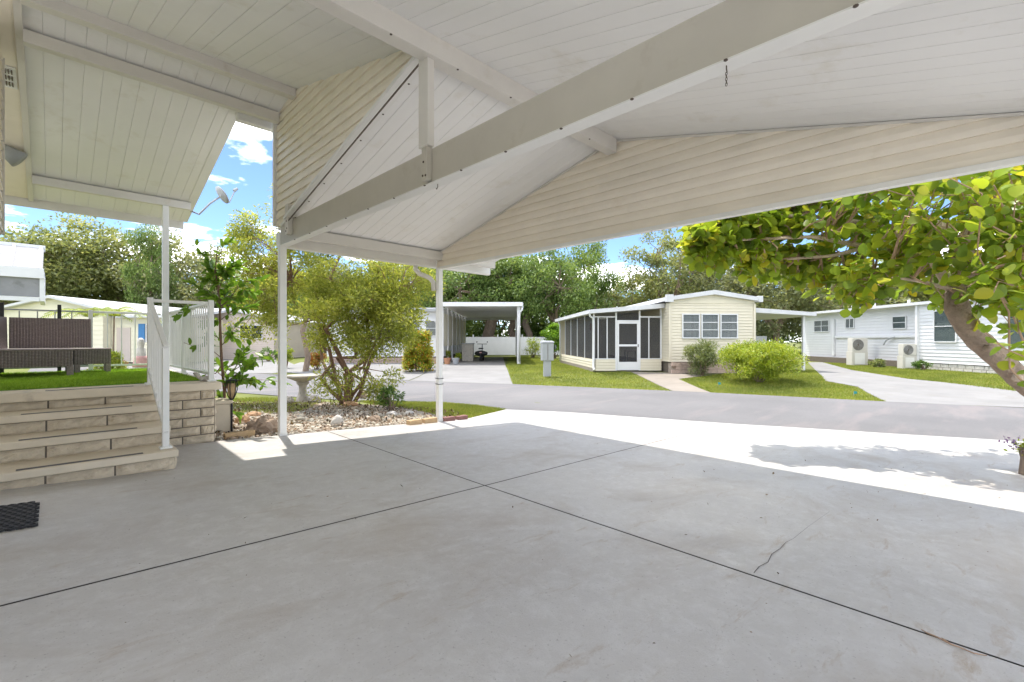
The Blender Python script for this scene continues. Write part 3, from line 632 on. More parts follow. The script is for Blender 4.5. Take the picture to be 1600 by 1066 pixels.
for x, y in ((.17, 8.70), (-.70, 8.70), (.17, 9.66), (-.70, 9.66)): MB().box(x - .035, x + .035, y - .035, y + .035, TZ - .018, TZ + .114).build('leg', M['wicker'], sofa, bevel=.004)
st = thing('wicker_footstool', (.44, 9.45, TZ), 'low brown wicker footstool against the right end of the sofa', 'footstool')
s4 = MB().box(.222, .63, 9.28, 9.68, TZ + .115, TZ + .325).build('seat', M['wicker_dark'], st)
weave(s4, 'seat_weave', (.222, 9.279, TZ + .115), (.408, 0, 0), (0, 0, .21), (0, -1, 0))
MB().box(.222, .635, 9.27, 9.69, TZ + .3255, TZ + .35).build('rim', M['wicker'], st, bevel=.006)
for x, y in ((.26, 9.31), (.60, 9.31), (.26, 9.65), (.60, 9.65)): MB().box(x - .03, x + .03, y - .03, y + .03, TZ - .018, TZ + .114).build('leg', M['wicker'], st, bevel=.004)
# rubber ring mat
mat = thing('door_mat', (-.3, 4.4, G(-.3, 4.4)), 'black rubber ring door mat on the concrete at the bottom of the steps', 'doormat')
mm = MB()
for i in range(11):
    for j in range(12):
        x = -.085 - i * .046 - (.023 if j % 2 else 0); y = 4.06 + j * .050; z = G(x, y) + .002; n = 6
        for (r0, r1) in ((.017, .027),):
            vv = []; 
            for k in range(n):
                a = k / n * 6.283 + .52
                vv += [(x + r1 * math.cos(a), y + r1 * math.sin(a), z), (x + r1 * math.cos(a), y + r1 * math.sin(a), z + .014), (x + r0 * math.cos(a), y + r0 * math.sin(a), z + .014), (x + r0 * math.cos(a), y + r0 * math.sin(a), z)]
            ff = []
            for k in range(n):
                a = 4 * k; b = 4 * ((k + 1) % n); ff += [(a, b, b + 1, a + 1), (a + 1, b + 1, b + 2, a + 2), (a + 2, b + 2, b + 3, a + 3)]
            mm.add(vv, ff)
o = mm.build('rings', M['rubber'], mat); o['kind'] = 'stuff'
# ================================================================ homes across the road
GZ = -0.15
def wall_laps(m, u0, u1, v0, v1, z0, z1, h=.13, faces='fl'):
    """box body with lapped boards on the chosen sides: f front(-v) b back l left(-u) r right(+u)"""
    m.box(u0 + .02, u1 - .02, v0 + .02, v1 - .02, z0, z1)
    n = max(1, int(round((z1 - z0) / h))); s = (z1 - z0) / n
    for i in range(n):
        a = z0 + i * s; b = a + s; o, q = .0, .03
        if 'f' in faces: m.add([(u0, v0, a), (u1, v0, a), (u1, v0 + q, b), (u0, v0 + q, b), (u0, v0 + .03, a), (u1, v0 + .03, a)], [(0, 1, 2, 3), (4, 5, 1, 0)])
        if 'l' in faces: m.add([(u0, v1, a), (u0, v0, a), (u0 + q, v0, b), (u0 + q, v1, b), (u0 + .03, v1, a), (u0 + .03, v0, a)], [(0, 1, 2, 3), (4, 5, 1, 0)])
        if 'r' in faces: m.add([(u1, v0, a), (u1, v1, a), (u1 - q, v1, b), (u1 - q, v0, b), (u1 - .03, v0, a), (u1 - .03, v1, a)], [(0, 1, 2, 3), (4, 5, 1, 0)])
    return m
def window_f(root, xf, u0, u1, v, z0, z1, bars=1, mull=0, frame_mat='white', back='curtain', d=.05):
    """a window in a wall that faces -v: frame, glass, backing"""
    w = MB(xf); t = .05
    w.box(u0 - t, u1 + t, v - d, v - .001, z1, z1 + t); w.box(u0 - t, u1 + t, v - d - .02, v - .001, z0 - t, z0)
    w.box(u0 - t, u0, v - d, v - .001, z0, z1); w.box(u1, u1 + t, v - d, v - .001, z0, z1)
    o = w.build('window', M[frame_mat], root)
    for i in range(bars):
        z = z0 + (z1 - z0) * (i + 1) / (bars + 1); MB(xf).box(u0, u1, v - d + .01, v - .006, z - .016, z + .016).build('bar', M[frame_mat], o)
    for i in range(mull):
        u = u0 + (u1 - u0) * (i + 1) / (mull + 1); MB(xf).box(u - .018, u + .018, v - d + .008, v - .006, z0, z1).build('mullion', M[frame_mat], o)
    MB(xf).box(u0, u1, v - .022, v - .018, z0, z1).build('pane', M['glass'], o)
    c = MB(xf); n = max(3, int((u1 - u0) / .09)); s = (u1 - u0) / n
    for i in range(n):
        u = u0 + i * s; c.add([(u, v - .006, z0), (u + s / 2, v - .014, z0), (u + s, v - .006, z0), (u, v - .006, z1), (u + s / 2, v - .014, z1), (u + s, v - .006, z1)], [(0, 1, 4, 3), (1, 2, 5, 4)])
    c.build('curtain', M[back], o); return o
def window_l(root, xf, v0, v1, u, z0, z1, bars=1, back='blind', mull=0, d=.05):
    def yx(a, b, z): return xf(u - (-b), v0 + (v1 - v0) * 0 + a, z)
    def sw(a, b, z): return xf(u + b, a, z)
    return window_f(root, sw, v0, v1, 0, z0, z1, bars, mull, 'white', back, d)
# ---- cream home with screened porch
X1 = frame(6.85, 19.9, 4.0)
h1 = thing('screened_mobile_home', X1(1.9, 3, GZ), 'cream mobile home with screened porch and three curtained front windows across the road', 'house')
wall_laps(MB(X1), 0, 3.8, 0, 14, .32, 2.9, .13, 'flr').build('wall', M['cream_sid'], h1)
MB(X1).box(.08, 3.72, .08, 13.9, GZ - .1, .319).build('skirt', M['mortar'], h1)
bmx = MB().box(-.195, .195, -.05, .05, 0, .145).mesh('block', M['brick'])
rz1 = math.radians(-45 + 4)
for k in range(3):
    for i in range(10):
        u = .0 + i * .4 + (.2 if k % 2 else 0)
        if u < 3.7: place('block', bmx, X1(u + .1, -.35 if u < 3.8 else 0, GZ + k * .155), h1, (0, 0, rz1))
MB(X1).box(-.05, 3.7, -.30, .07, GZ - .05, GZ + .40).build('planter_bed', M['soil'], h1)
MB(X1).prism([(-.12, -.12, 2.90), (3.92, -.12, 2.90), (3.92, -.12, 3.06), (1.9, -.12, 3.40), (-.12, -.12, 3.06)], (0, .0, 0) if 0 else tuple(Vector(X1(0, .10, 0)) - Vector(X1(0, 0, 0))) ) if 0 else None
rf = MB(X1); rf.hexa([(-.22, -.2, 2.95), (1.9, -.2, 3.24), (1.9, 14.2, 3.24), (-.22, 14.2, 2.95)], [(-.22, -.2, 3.12), (1.9, -.2, 3.43), (1.9, 14.2, 3.43), (-.22, 14.2, 3.12)])
rf.hexa([(1.9, -.2, 3.24), (4.02, -.2, 2.95), (4.02, 14.2, 2.95), (1.9, 14.2, 3.24)], [(1.9, -.2, 3.43), (4.02, -.2, 3.12), (4.02, 14.2, 3.12), (1.9, 14.2, 3.43)])
rfo = rf.build('roof', M['roofw'], h1)
MB(X1).box(-.24, .06, -.23, -.05, 2.90, 3.22).build('rain_box', M['roofw'], rfo); MB(X1).box(3.86, 4.05, -.23, -.05, 2.92, 3.18).build('rain_box', M['roofw'], rfo)
gb = MB(X1); gb.add([(0, -.01, 2.86), (3.8, -.01, 2.86), (3.8, -.01, 2.97), (1.9, -.01, 3.25), (0, -.01, 2.97), (0, .02, 2.86), (3.8, .02, 2.86)], [(0, 1, 2, 3, 4), (5, 6, 1, 0)]); gb.build('gable_panel', M['cream_sid'], h1)
for u0, u1 in ((.57, 1.27), (1.43, 2.12), (2.28, 2.98)): window_f(h1, X1, u0, u1, 0, 1.38, 2.36, bars=2)
for u in (0, 3.8): MB(X1).box(u - .05, u + .05, -.022, .02, .32, 2.86).build('corner_trim', M['cream_sid'], h1)
# house number
fc = bpy.data.curves.new('house_number', 'FONT'); fc.body = '148'; fc.size = .17; fc.extrude = .004
ft = bpy.data.objects.new('house_number', fc); link(ft); dg = bpy.context.evaluated_depsgraph_get(); nm = bpy.data.meshes.new_from_object(ft.evaluated_get(dg)); bpy.data.objects.remove(ft)
nm.materials.clear(); nm.materials.append(M['grey']); no = place('house_number', nm, X1(1.72, -.03, 1.10), h1, (math.pi / 2, 0, rz1))
# porch
PV = .9; PU = -3.15
kb = MB(X1); 
wall_laps(kb, PU, -2.08, PV, PV + .12, GZ + .04, .40, .13, 'f'); wall_laps(kb, -1.06, -.02, PV, PV + .12, GZ + .04, .40, .13, 'f'); wall_laps(kb, PU, PU + .12, PV, 9.4, GZ + .04, .40, .13, 'fl')
kb.build('kick_wall', M['cream_sid'], h1)
MB(X1).box(PU, -.02, PV + .13, 9.4, GZ - .05, .0).build('porch_floor', M['walk'], h1)
MB(X1).box(PU, -.02, 9.4, 9.5, -.1, 2.6).build('porch_back', M['cream_sid'], h1)
def ztop(u): return 2.42 + (u - PU) * .085
fr = []
for u in (PU + .03, -2.11, -1.03, -.04):
    MB(X1).box(u - .035, u + .035, PV, PV + .07, .401 if u not in (-2.11, -1.03) else GZ + .04, ztop(u)).build('porch_post', M['white'], h1)
for u in (-2.93, -2.52, -.60): MB(X1).box(u - .022, u + .022, PV + .01, PV + .05, .40, 2.30).build('mullion', M['white'], h1)
MB(X1).box(PU, -2.14, PV + .005, PV + .055, .40, .44).build('sill', M['white'], h1); MB(X1).box(-1.0, -.07, PV + .005, PV + .055, .40, .44).build('sill', M['white'], h1)
MB(X1).box(PU, -2.14, PV + .005, PV + .055, 2.28, 2.33).build('head_rail', M['white'], h1); MB(X1).box(-1.0, -.07, PV + .005, PV + .055, 2.28, 2.34).build('head_rail', M['white'], h1); MB(X1).box(-2.08, -1.06, PV + .005, PV + .055, 2.10, 2.16).build('head_rail', M['white'], h1)
for i in range(5):
    v = PV + .07 + i * 1.7; MB(X1).box(PU + .005, PU + .06, v, v + .05, .40, 2.44).build('porch_post', M['white'], h1)
    if i < 4: MB(X1).box(PU + .03, PU + .034, v + .05, v + 1.7, .40, 2.42).build('screen', M['screen'], h1)
for u0, u1, za, zb in ((PU + .06, -2.955, .44, 2.28), (-2.905, -2.545, .44, 2.28), (-2.495, -2.15, .44, 2.28), (-.995, -.625, .44, 2.28), (-.575, -.08, .44, 2.28), (-2.07, -1.07, 2.16, 2.48)):
    MB(X1).box(u0, u1, PV + .028, PV + .031, za, zb).build('screen', M['screen'], h1)
door = MB(X1).box(-2.065, -1.985, PV - .02, PV + .03, GZ + .06, 2.09).box(-1.155, -1.075, PV - .02, PV + .03, GZ + .06, 2.09).box(-1.985, -1.155, PV - .02, PV + .03, 2.0, 2.09).box(-1.985, -1.155, PV - .02, PV + .03, .98, 1.07).box(-1.985, -1.155, PV - .02, PV + .03, GZ + .06, .28).build('screen_door', M['white'], h1)
MB(X1).box(-1.985, -1.155, PV, PV + .004, 1.07, 2.0).build('screen', M['screen'], door); MB(X1).box(-1.985, -1.155, PV, PV + .006, .28, .98).build('kick_screen', M['screen'], door)
MB(X1).box(-1.13, -1.10, PV - .05, PV - .021, .95, 1.08).build('handle', M['black'], door)
pr = MB(X1); pr.hexa([(PU - .28, PV - .35, 2.43), (-.01, PV - .35, 2.70), (-.01, 9.8, 2.70), (PU - .28, 9.8, 2.43)], [(PU - .28, PV - .35, 2.60), (-.01, PV - .35, 2.90), (-.01, 9.8, 2.90), (PU - .28, 9.8, 2.60)])
pr.build('porch_roof', M['roofw'], h1)
MB(X1).tube([(PU - .22, PV - .2, 2.45), (PU - .18, PV - .12, 2.33), (PU - .02, PV - .06, 2.22), (PU - .02, PV - .06, .15), (PU - .02, PV - .14, .0), (PU - .05, PV - .3, -.05)], .05, 8).build('downspout', M['white'], h1, smooth=True)
MB(X1).tube([(PU - .18, 9.1, 2.45), (PU - .06, 9.1, 2.2), (PU - .06, 9.1, -.05)], .05, 8).build('downspout', M['white'], h1, smooth=True)
MB(X1).box(-2.75, -2.50, 3.2, 3.25, 1.75, 2.1).build('wall_plaque', M['terracotta'], h1)
ct = thing('porch_table', X1(-.7, 3.2, 0), 'small dark table standing inside the screened porch right of the door', 'table')
MB(X1).box(-.95, -.35, 2.9, 3.4, .70, .75).build('top', M['brick'], ct)
for u, v in ((-.92, 2.93), (-.38, 2.93), (-.92, 3.37), (-.38, 3.37)): MB(X1).box(u - .02, u + .02, v - .02, v + .02, .001, .70).build('leg', M['dark'], ct)
# side carport of the cream home
sc1 = thing('side_carport', X1(5.4, 4, GZ), 'flat white carport roof on posts at the right side of the cream home', 'carport')
MB(X1).hexa([(3.84, .5, 2.52), (7.05, .5, 2.36), (7.05, 11, 2.36), (3.84, 11, 2.52)], [(3.84, .5, 2.74), (7.05, .5, 2.52), (7.05, 11, 2.52), (3.84, 11, 2.74)]).build('roof', M['roofw'], sc1)
for v in (.9, 5.5, 10.5): MB(X1).box(6.70, 6.80, v, v + .1, GZ - .02, 2.37).build('post', M['white'], sc1)
fn2 = thing('lattice_fence', X1(6, 8, GZ), 'grey lattice screen fence behind the carport between the two homes', 'fence')
for i in range(4):
    u = 3.9 + i * 2.0; MB(X1).box(u, u + 1.93, 11.5, 11.54, GZ, 1.55).build('panel', M['grey'], fn2); MB(X1).box(u - .05, u + .02, 11.46, 11.56, GZ, 1.65).build('post', M['white'], fn2)
# ---- white home on the right
h2 = thing('white_mobile_home', W(23, 24, GZ), 'long white sided home on block skirting behind the leaning tree', 'house')
X2 = frame(0, 0, 0)
wall_laps(MB(X2), 20.2, 25, 12.5, 22.9, .17, 3.0, .17, 'lb').build('wall', M['white_sid'], h2); wall_laps(MB(X2), 20.62, 25, 22.9, 32.5, .17, 3.0, .17, 'l').build('wall', M['white_sid'], h2)
MB(X2).box(20.1, 20.25, 22.8, 22.92, .17, 3.0).build('corner_trim', M['white'], h2)
MB(X2).hexa([(20.0, 12.3, 3.0), (25.3, 12.3, 3.0), (25.3, 32.7, 3.0), (20.0, 32.7, 3.0)], [(20.0, 12.3, 3.14), (25.3, 12.3, 3.4), (25.3, 32.7, 3.4), (20.0, 32.7, 3.14)]).build('roof', M['roofw'], h2)
for f in (24.2, 26.5, 28.2): MB(X2).tube([(20.9, f, 3.15), (20.9, f, 3.38)], .06, 8).build('roof_vent', M['white'], h2)
MB(X2).box(20.26, 24.9, 12.6, 32.4, GZ - .1, .169).build('skirt', M['mortar'], h2)
sk = MB(X2); rg = random.Random(4)
for k in range(2):
    f = 12.6 + .1 * k
    while f < 32.2:
        L = rg.choice((.2, .4, .4)); uu = 20.23 if f < 22.7 else 20.65
        if rg.random() < .86: sk.box(uu - .01 * rg.random(), uu + .06, f, f + L - .03, GZ + .16 * k - .02, GZ + .16 * k + .125)
        f += L
o = sk.build('skirt_blocks', M['rockw'], h2); o['kind'] = 'stuff'
window_l(h2, X2, 27.7, 28.35, 20.62, 2.03, 2.55, 0, 'curtain', 1); window_l(h2, X2, 24.05, 24.85, 20.62, 1.9, 2.5, 1)
window_l(h2, X2, 29.9, 31.3, 20.62, 1.85, 2.55, 1, 'curtain', 1); window_l(h2, X2, 20.9, 21.95, 20.2, 1.2, 2.62, 1); window_l(h2, X2, 17.9, 18.7, 20.2, 1.1, 2.6, 1); window_l(h2, X2, 15.6, 16.6, 20.2, 1.1, 2.6, 1)
MB(X2).box(20.50, 20.615, 23.0, 29.2, 1.40, 1.53).build('line_cover', M['white'], h2); MB(X2).box(20.50, 20.615, 23.2, 23.32, 1.53, 2.6).build('line_cover', M['white'], h2)
MB(X2).tube([(20.45, 25.3, 1.0), (20.45, 25.1, 1.25), (20.45, 24.8, 1.38), (20.5, 24.6, 1.42)], .035, 6).build('conduit', M['grey'], h2)
MB(X2).box(20.5, 20.62, 29.3, 29.45, .3, 2.6).build('trim_board', M['white'], h2)
def ac(name, label, u, v, z, s=1.0, stand=True):
    t = thing(name, W(u, v, GZ), label, 'air conditioner', 'outdoor air conditioners')
    w, h, d = .82 * s, .72 * s, .36 * s
    if stand: MB(X2).box(u - w * .52, u + w * .52, v - d * .55 + .02, v + d * .7, GZ - .03, z - .005).build('cabinet', M['ac'], t, bevel=.01); MB(X2).box(u - w * .36, u + w * .30, v - d * .56, v - d * .54, GZ + .05, z - .08).build('cabinet_door', M['trim'], t)
    b = MB(X2).box(u - w / 2, u + w / 2, v - d / 2, v + d / 2, z, z + h).build('casing', M['ac'], t, bevel=.015)
    c = (u - w * .12, v - d / 2, z + h / 2); n = 22
    g = MB(X2); 
    for R in (.29, .245, .2, .155, .11, .065):
        g.tube([(c[0] + R * s * math.cos(a), c[1] - .012, c[2] + R * s * math.sin(a)) for a in np.linspace(0, 6.283, n)], .008, 4, False)
    g.build('grille', M['grey'], b)['kind'] = 'stuff'
    MB(X2).add([(c[0] + .3 * s * math.cos(a), c[1] - .004, c[2] + .3 * s * math.sin(a)) for a in np.linspace(0, 6.283, n)[:-1]], [tuple(range(n - 1))]).build('fan_opening', M['mortar'], b)
    return t
ac('air_conditioner', 'beige outdoor air conditioner on a cabinet beside the white home wall', 19.55, 26.0, .62, 1.05)
ac('air_conditioner', 'narrow beige outdoor air conditioner on a tall stand at the white home corner', 19.75, 22.95, .48, .82)
# ---- white home with long carport, left of centre
h3 = thing('white_carport_home', W(-7, 33, GZ), 'white home with grey roof edge behind the yellow hedge', 'house')
X3 = frame(0, 0, 0)
wall_laps(MB(X3), -11.5, -4.25, 28.6, 42, .25, 3.1, .16, 'fr').build('wall', M['white_sid'], h3)
MB(X3).box(-11.4, -4.3, 28.65, 41.8, GZ - .1, .249).build('skirt', M['mortar'], h3)
brm = MB().box(-.13, .13, -.05, .05, 0, .07).mesh('brick', M['brick'])
for k in range(4):
    for i in range(25): place('brick', brm, W(-11.2 + i * .28 + (.14 if k % 2 else 0), 28.55, GZ + k * .08), h3, (0, 0, -math.pi / 4))
MB(X3).box(-11.8, -4.22, 28.25, 42.3, 3.1, 3.26).build('roof', M['roofw'], h3); MB(X3).box(-11.85, -4.21, 28.2, 28.248, 3.04, 3.19).build('fascia', M['grey'], h3)
for u0, u1 in ((-5.35, -4.75), (-6.35, -5.75), (-8.6, -7.4)): window_f(h3, X3, u0, u1, 28.6, 1.55, 2.45, 1)
cp3 = thing('long_carport', W(-2, 33, GZ), 'long white carport with open front across the road behind the street post', 'carport')
MB(X3).box(-4.2, .55, 27.2, 41, 3.3, 3.36).build('ceiling', M['ceiling'], cp3)
MB(X3).box(-4.3, .62, 27.0, 27.15, 3.26, 3.5).build('front_fascia', M['white'], cp3); MB(X3).box(.56, .66, 27.16, 41, 3.2, 3.48).build('gutter', M['white'], cp3); MB(X3).box(-4.2, .55, 27.16, 41.2, 3.365, 3.46).build('roof', M['roofw'], cp3)
MB(X3).box(-4.2, .5, 40.8, 40.95, 3.05, 3.295).build('back_beam', M['white'], cp3)
for i in range(7):
    f = 27.3 + i * 2.2; MB(X3).box(-4.18, -4.08, f, f + .1, GZ - .02, 3.295).build('post', M['white'], cp3)
    if i < 6: MB(X3).box(-4.15, -4.12, f + .12, f + 2.18, .9, 2.9).build('side_panel', M['yellow_sid'] if i > 2 else M['cream_sid'], cp3)
for f in (27.25, 40.6): MB(X3).box(.30, .5, f, f + .2, GZ - .02, 3.295).build('post', M['white'], cp3)
for i in range(5): MB(X3).box(.38, .42, 27.5 + i * 2.6, 30.0 + i * 2.6, GZ, 3.29).build('side_wall', M['white_sid'], cp3)
MB(X3).tube([(.62, 27.1, 3.25), (.6, 27.05, 3.05), (.44, 27.12, 2.9), (.44, 27.15, .0)], .05, 8).build('downspout', M['white'], cp3, smooth=True)
MB(X3).tube([(-4.1, 27.1, 2.9), (-4.3, 27.05, 2.6), (-4.55, 27.2, 2.35)], .06, 8).build('downspout', M['white'], cp3, smooth=True)
dsk = thing('rubbish_bin', W(-3.3, 31.5, GZ), 'grey brown storage cabinet standing inside the far carport', 'cabinet')
b_ = MB(X3).box(-3.35, -2.62, 30.8, 31.5, GZ, 1.0).build('body', M['statue'], dsk, bevel=.02); MB(X3).box(-3.40, -2.57, 30.75, 31.55, 1.0, 1.07).build('lid', M['grey'], dsk, bevel=.02)
dsk.name = 'storage_cabinet'
tri = thing('parked_moped', W(-2.1, 31.2, GZ), 'dark moped parked beside the cabinet in the far carport', 'moped')
def ring(m, c, R, r, n=20, ax='v'):
    m.tube([(c[0] + (R * math.cos(a) if ax == 'v' else 0), c[1] + (R * math.cos(a) if ax != 'v' else 0), c[2] + R * math.sin(a)) for a in np.linspace(0, 6.283, n)], r, 6, False)
w1 = MB(X3); ring(w1, (-2.1, 30.9, GZ + .3), .24, .065, ax='f'); w1.build('wheel', M['rubber'], tri); w2 = MB(X3); ring(w2, (-2.02, 32.1, GZ + .3), .24, .065, ax='f'); w2.build('wheel', M['rubber'], tri)
MB(X3).rock((-2.1, 31.3, .36), .12, .48, .20, random.Random(3), .05, 2).build('body', M['black'], tri, smooth=True)
MB(X3).tube([(-2.08, 31.9, .2), (-2.05, 31.75, .85), (-2.05, 31.7, .98)], .035, 6).build('steering_post', M['grey'], tri); MB(X3).tube([(-2.4, 31.65, 1.0), (-1.72, 31.65, 1.0)], .02, 6).build('handlebar', M['black'], tri)
for s in (-2.42, -1.70): MB(X3).rock((s, 31.66, 1.14), .06, .02, .05, random.Random(1), .02, 1).build('mirror', M['black'], tri)
MB(X3).box(-2.25, -1.95, 30.75, 31.4, .66, .74).build('seat', M['dark'], tri, bevel=.03)
MB(X3).box(-2.18, -2.02, 30.66, 30.72, .40, .47).build('tail_light', M['pink'], tri)
fence = thing('vinyl_fence', W(0, 45, GZ), 'white vinyl panel fence across the back of the far lots', 'fence')
pm = MB().box(-1.16, 1.16, -.02, .02, 0, 1.75).mesh('panel', M['white'])
for i in range(15):
    r = -17 + i * 2.4; place('panel', pm, W(r, 45, GZ - .02), fence, (0, 0, -math.pi / 4)); MB(X3).box(r + 1.14, r + 1.26, 44.93, 45.06, GZ - .02, 1.82).build('post', M['white'], fence)
# ---- beige and yellow homes on the left
h4 = thing('beige_home', W(-21, 36, GZ), 'beige sided home with low gable roof behind the vine', 'house')
g4 = MB(X3); wall_laps(g4, -24.5, -17.6, 34, 43, -.15, 2.75, .16, 'fr'); g4.add([(-24.5, 34.0, 2.75), (-17.6, 34.0, 2.75), (-20.9, 34.0, 3.5), (-24.5, 34.02, 2.75), (-17.6, 34.02, 2.75), (-20.9, 34.02, 3.5)], [(0, 1, 2), (5, 4, 3)]); g4.build('wall', M['beige_sid'], h4)
MB(X3).hexa([(-24.9, 33.7, 2.68), (-20.9, 33.7, 3.5), (-20.9, 43, 3.5), (-24.9, 43, 2.68)], [(-24.9, 33.7, 2.82), (-20.9, 33.7, 3.66), (-20.9, 43, 3.66), (-24.9, 43, 2.82)]).hexa([(-20.9, 33.7, 3.5), (-17.2, 33.7, 2.68), (-17.2, 43, 2.68), (-20.9, 43, 3.5)], [(-20.9, 33.7, 3.66), (-17.2, 33.7, 2.82), (-17.2, 43, 2.82), (-20.9, 43, 3.66)]).build('roof', M['roofw'], h4)
window_f(h4, X3, -20.1, -18.5, 34, 1.4, 2.35, 1, 1, 'white', 'dark'); window_f(h4, X3, -23.8, -22.9, 34, 1.3, 2.3, 1, 0, 'white', 'curtain')
h5 = thing('yellow_home', W(-28, 32, GZ), 'pale yellow home with white gable and blue shuttered window behind the deck railing', 'house')
g5 = MB(X3); wall_laps(g5, -33.6, -26.7, 30, 42, -.2, 3.15, .3, 'fr'); g5.add([(-33.6, 30.0, 3.15), (-26.7, 30.0, 3.15), (-29.9, 30.0, 4.0), (-33.6, 30.03, 3.15), (-26.7, 30.03, 3.15), (-29.9, 30.03, 4.0)], [(0, 1, 2), (5, 4, 3)]); g5.build('wall', M['yellow_sid'], h5)
wall_laps(MB(X3), -26.68, -21.4, 30.6, 40, -.2, 2.75, .3, 'fr').build('side_wing', M['yellow_sid'], h5)
MB(X3).hexa([(-34.1, 29.6, 3.05), (-29.9, 29.6, 4.0), (-29.9, 42, 4.0), (-34.1, 42, 3.05)], [(-34.1, 29.6, 3.2), (-29.9, 29.6, 4.17), (-29.9, 42, 4.17), (-34.1, 42, 3.2)]).hexa([(-29.9, 29.6, 4.0), (-26.2, 29.6, 3.1), (-26.2, 42, 3.1), (-29.9, 42, 4.0)], [(-29.9, 29.6, 4.17), (-26.2, 29.6, 3.27), (-26.2, 42, 3.27), (-29.9, 42, 4.17)]).hexa([(-26.18, 30.1, 2.74), (-21.0, 30.1, 2.74), (-21.0, 35, 3.5), (-26.18, 35, 3.5)], [(-26.18, 30.1, 2.92), (-21.0, 30.1, 2.92), (-21.0, 35, 3.68), (-26.18, 35, 3.68)]).build('roof', M['roofw'], h5)
window_f(h5, X3, -24.3, -23.4, 30.6, 1.2, 2.3, 1, 0, 'white', 'dark')
for u in (-24.85, -23.32): MB(X3).box(u, u + .42, 30.55, 30.599, 1.15, 2.35).build('shutter', M['blue'], h5)
MB(X3).box(-26.3, -25.4, 30.56, 30.599, -.1, 2.1).build('door', M['beige_sid'], h5)
# ---- white awning roof of the neighbour, far left
nb = thing('neighbour_carport', W(-14, 12.6, 0), 'white ribbed metal carport roof at the far left edge beyond the deck', 'carport')
X6 = frame(-12.25, 12.0, 45)
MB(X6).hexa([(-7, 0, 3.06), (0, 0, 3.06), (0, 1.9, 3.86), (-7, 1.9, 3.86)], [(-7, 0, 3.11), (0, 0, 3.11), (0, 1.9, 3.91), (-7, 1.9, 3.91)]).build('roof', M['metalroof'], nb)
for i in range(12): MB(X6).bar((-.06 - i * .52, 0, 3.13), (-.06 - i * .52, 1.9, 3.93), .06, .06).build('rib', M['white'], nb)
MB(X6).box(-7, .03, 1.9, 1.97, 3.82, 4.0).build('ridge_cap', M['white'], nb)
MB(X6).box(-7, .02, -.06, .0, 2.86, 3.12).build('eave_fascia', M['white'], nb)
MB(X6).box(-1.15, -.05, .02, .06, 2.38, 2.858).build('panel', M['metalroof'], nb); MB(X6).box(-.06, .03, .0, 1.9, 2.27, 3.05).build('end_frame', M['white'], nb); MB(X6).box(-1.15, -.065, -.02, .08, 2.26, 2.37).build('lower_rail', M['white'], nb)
MB(X6).hexa([(-1.9, -.02, 2.35), (-.98, -.02, 2.2), (-.98, .1, 2.2), (-1.9, .1, 2.35)], [(-1.9, -.02, 2.85), (-.98, -.02, 2.85), (-.98, .1, 2.85), (-1.9, .1, 2.85)]).build('bracket', M['white'], nb)
pz = W(-13.2, 12.05, 0); MB(X6).box(-1.12, -.98, .0, .14, G(pz[0], pz[1]) - .05, 2.199).build('post', M['white'], nb)
# ---- utility pedestal
pd = ground_at(855, 588); pd_r = ((pd.x - pd.y) / R2, (pd.x + pd.y) / R2)
ped = thing('meter_pedestal', tuple(pd), 'grey electric meter box on a short post in the lawn by the road', 'meter box')
X7 = frame(pd_r[0], pd_r[1], 12); s = pd_r[1] / 718
MB(X7).box(-.15, .15, -.08, .10, pd.z - .05, pd.z + .70).build('post', M['grey'], ped, bevel=.01)
b_ = MB(X7).box(-.25, .25, -.13, .15, pd.z + .66, pd.z + 1.42).build('box', M['grey'], ped, bevel=.015)
MB(X7).hexa([(-.28, -.17, pd.z + 1.421), (.28, -.17, pd.z + 1.421), (.28, .17, pd.z + 1.421), (-.28, .17, pd.z + 1.421)], [(-.25, -.14, pd.z + 1.47), (.25, -.14, pd.z + 1.47), (.25, .16, pd.z + 1.50), (-.25, .16, pd.z + 1.50)]).build('cap', M['grey'], ped)
MB(X7).box(-.02, .0, -.145, -.131, pd.z + .70, pd.z + 1.36).build('door_seam', M['mortar'], b_); MB(X7).tube([(.25, 0, pd.z + 1.22), (.36, 0, pd.z + 1.22)], .11, 12).build('meter', M['glass'], b_)
MB(X7).tube([(.36, 0, pd.z + 1.22), (.37, 0, pd.z + 1.22)], .09, 12).build('meter_face', M['trim'], b_)
for (x, y), l in (((1122, 604), 'tiny teal marker flag in the lawn by the front walk'), ((1334, 619), 'tiny teal marker flag at the lawn tip by the right driveway')):
    p = ground_at(x, y); t = thing('marker_flag', tuple(p), l, 'flag', 'lawn marker flags'); MB().tube([tuple(p), (p.x, p.y, p.z + .14)], .004, 5).build('wire', M['grey'], t)
    MB().add([(p.x, p.y, p.z + .06), (p.x + .06, p.y - .07, p.z + .07), (p.x + .05, p.y - .07, p.z + .13), (p.x, p.y, p.z + .145)], [(0, 1, 2, 3)]).build('flag', M['teal'], t)
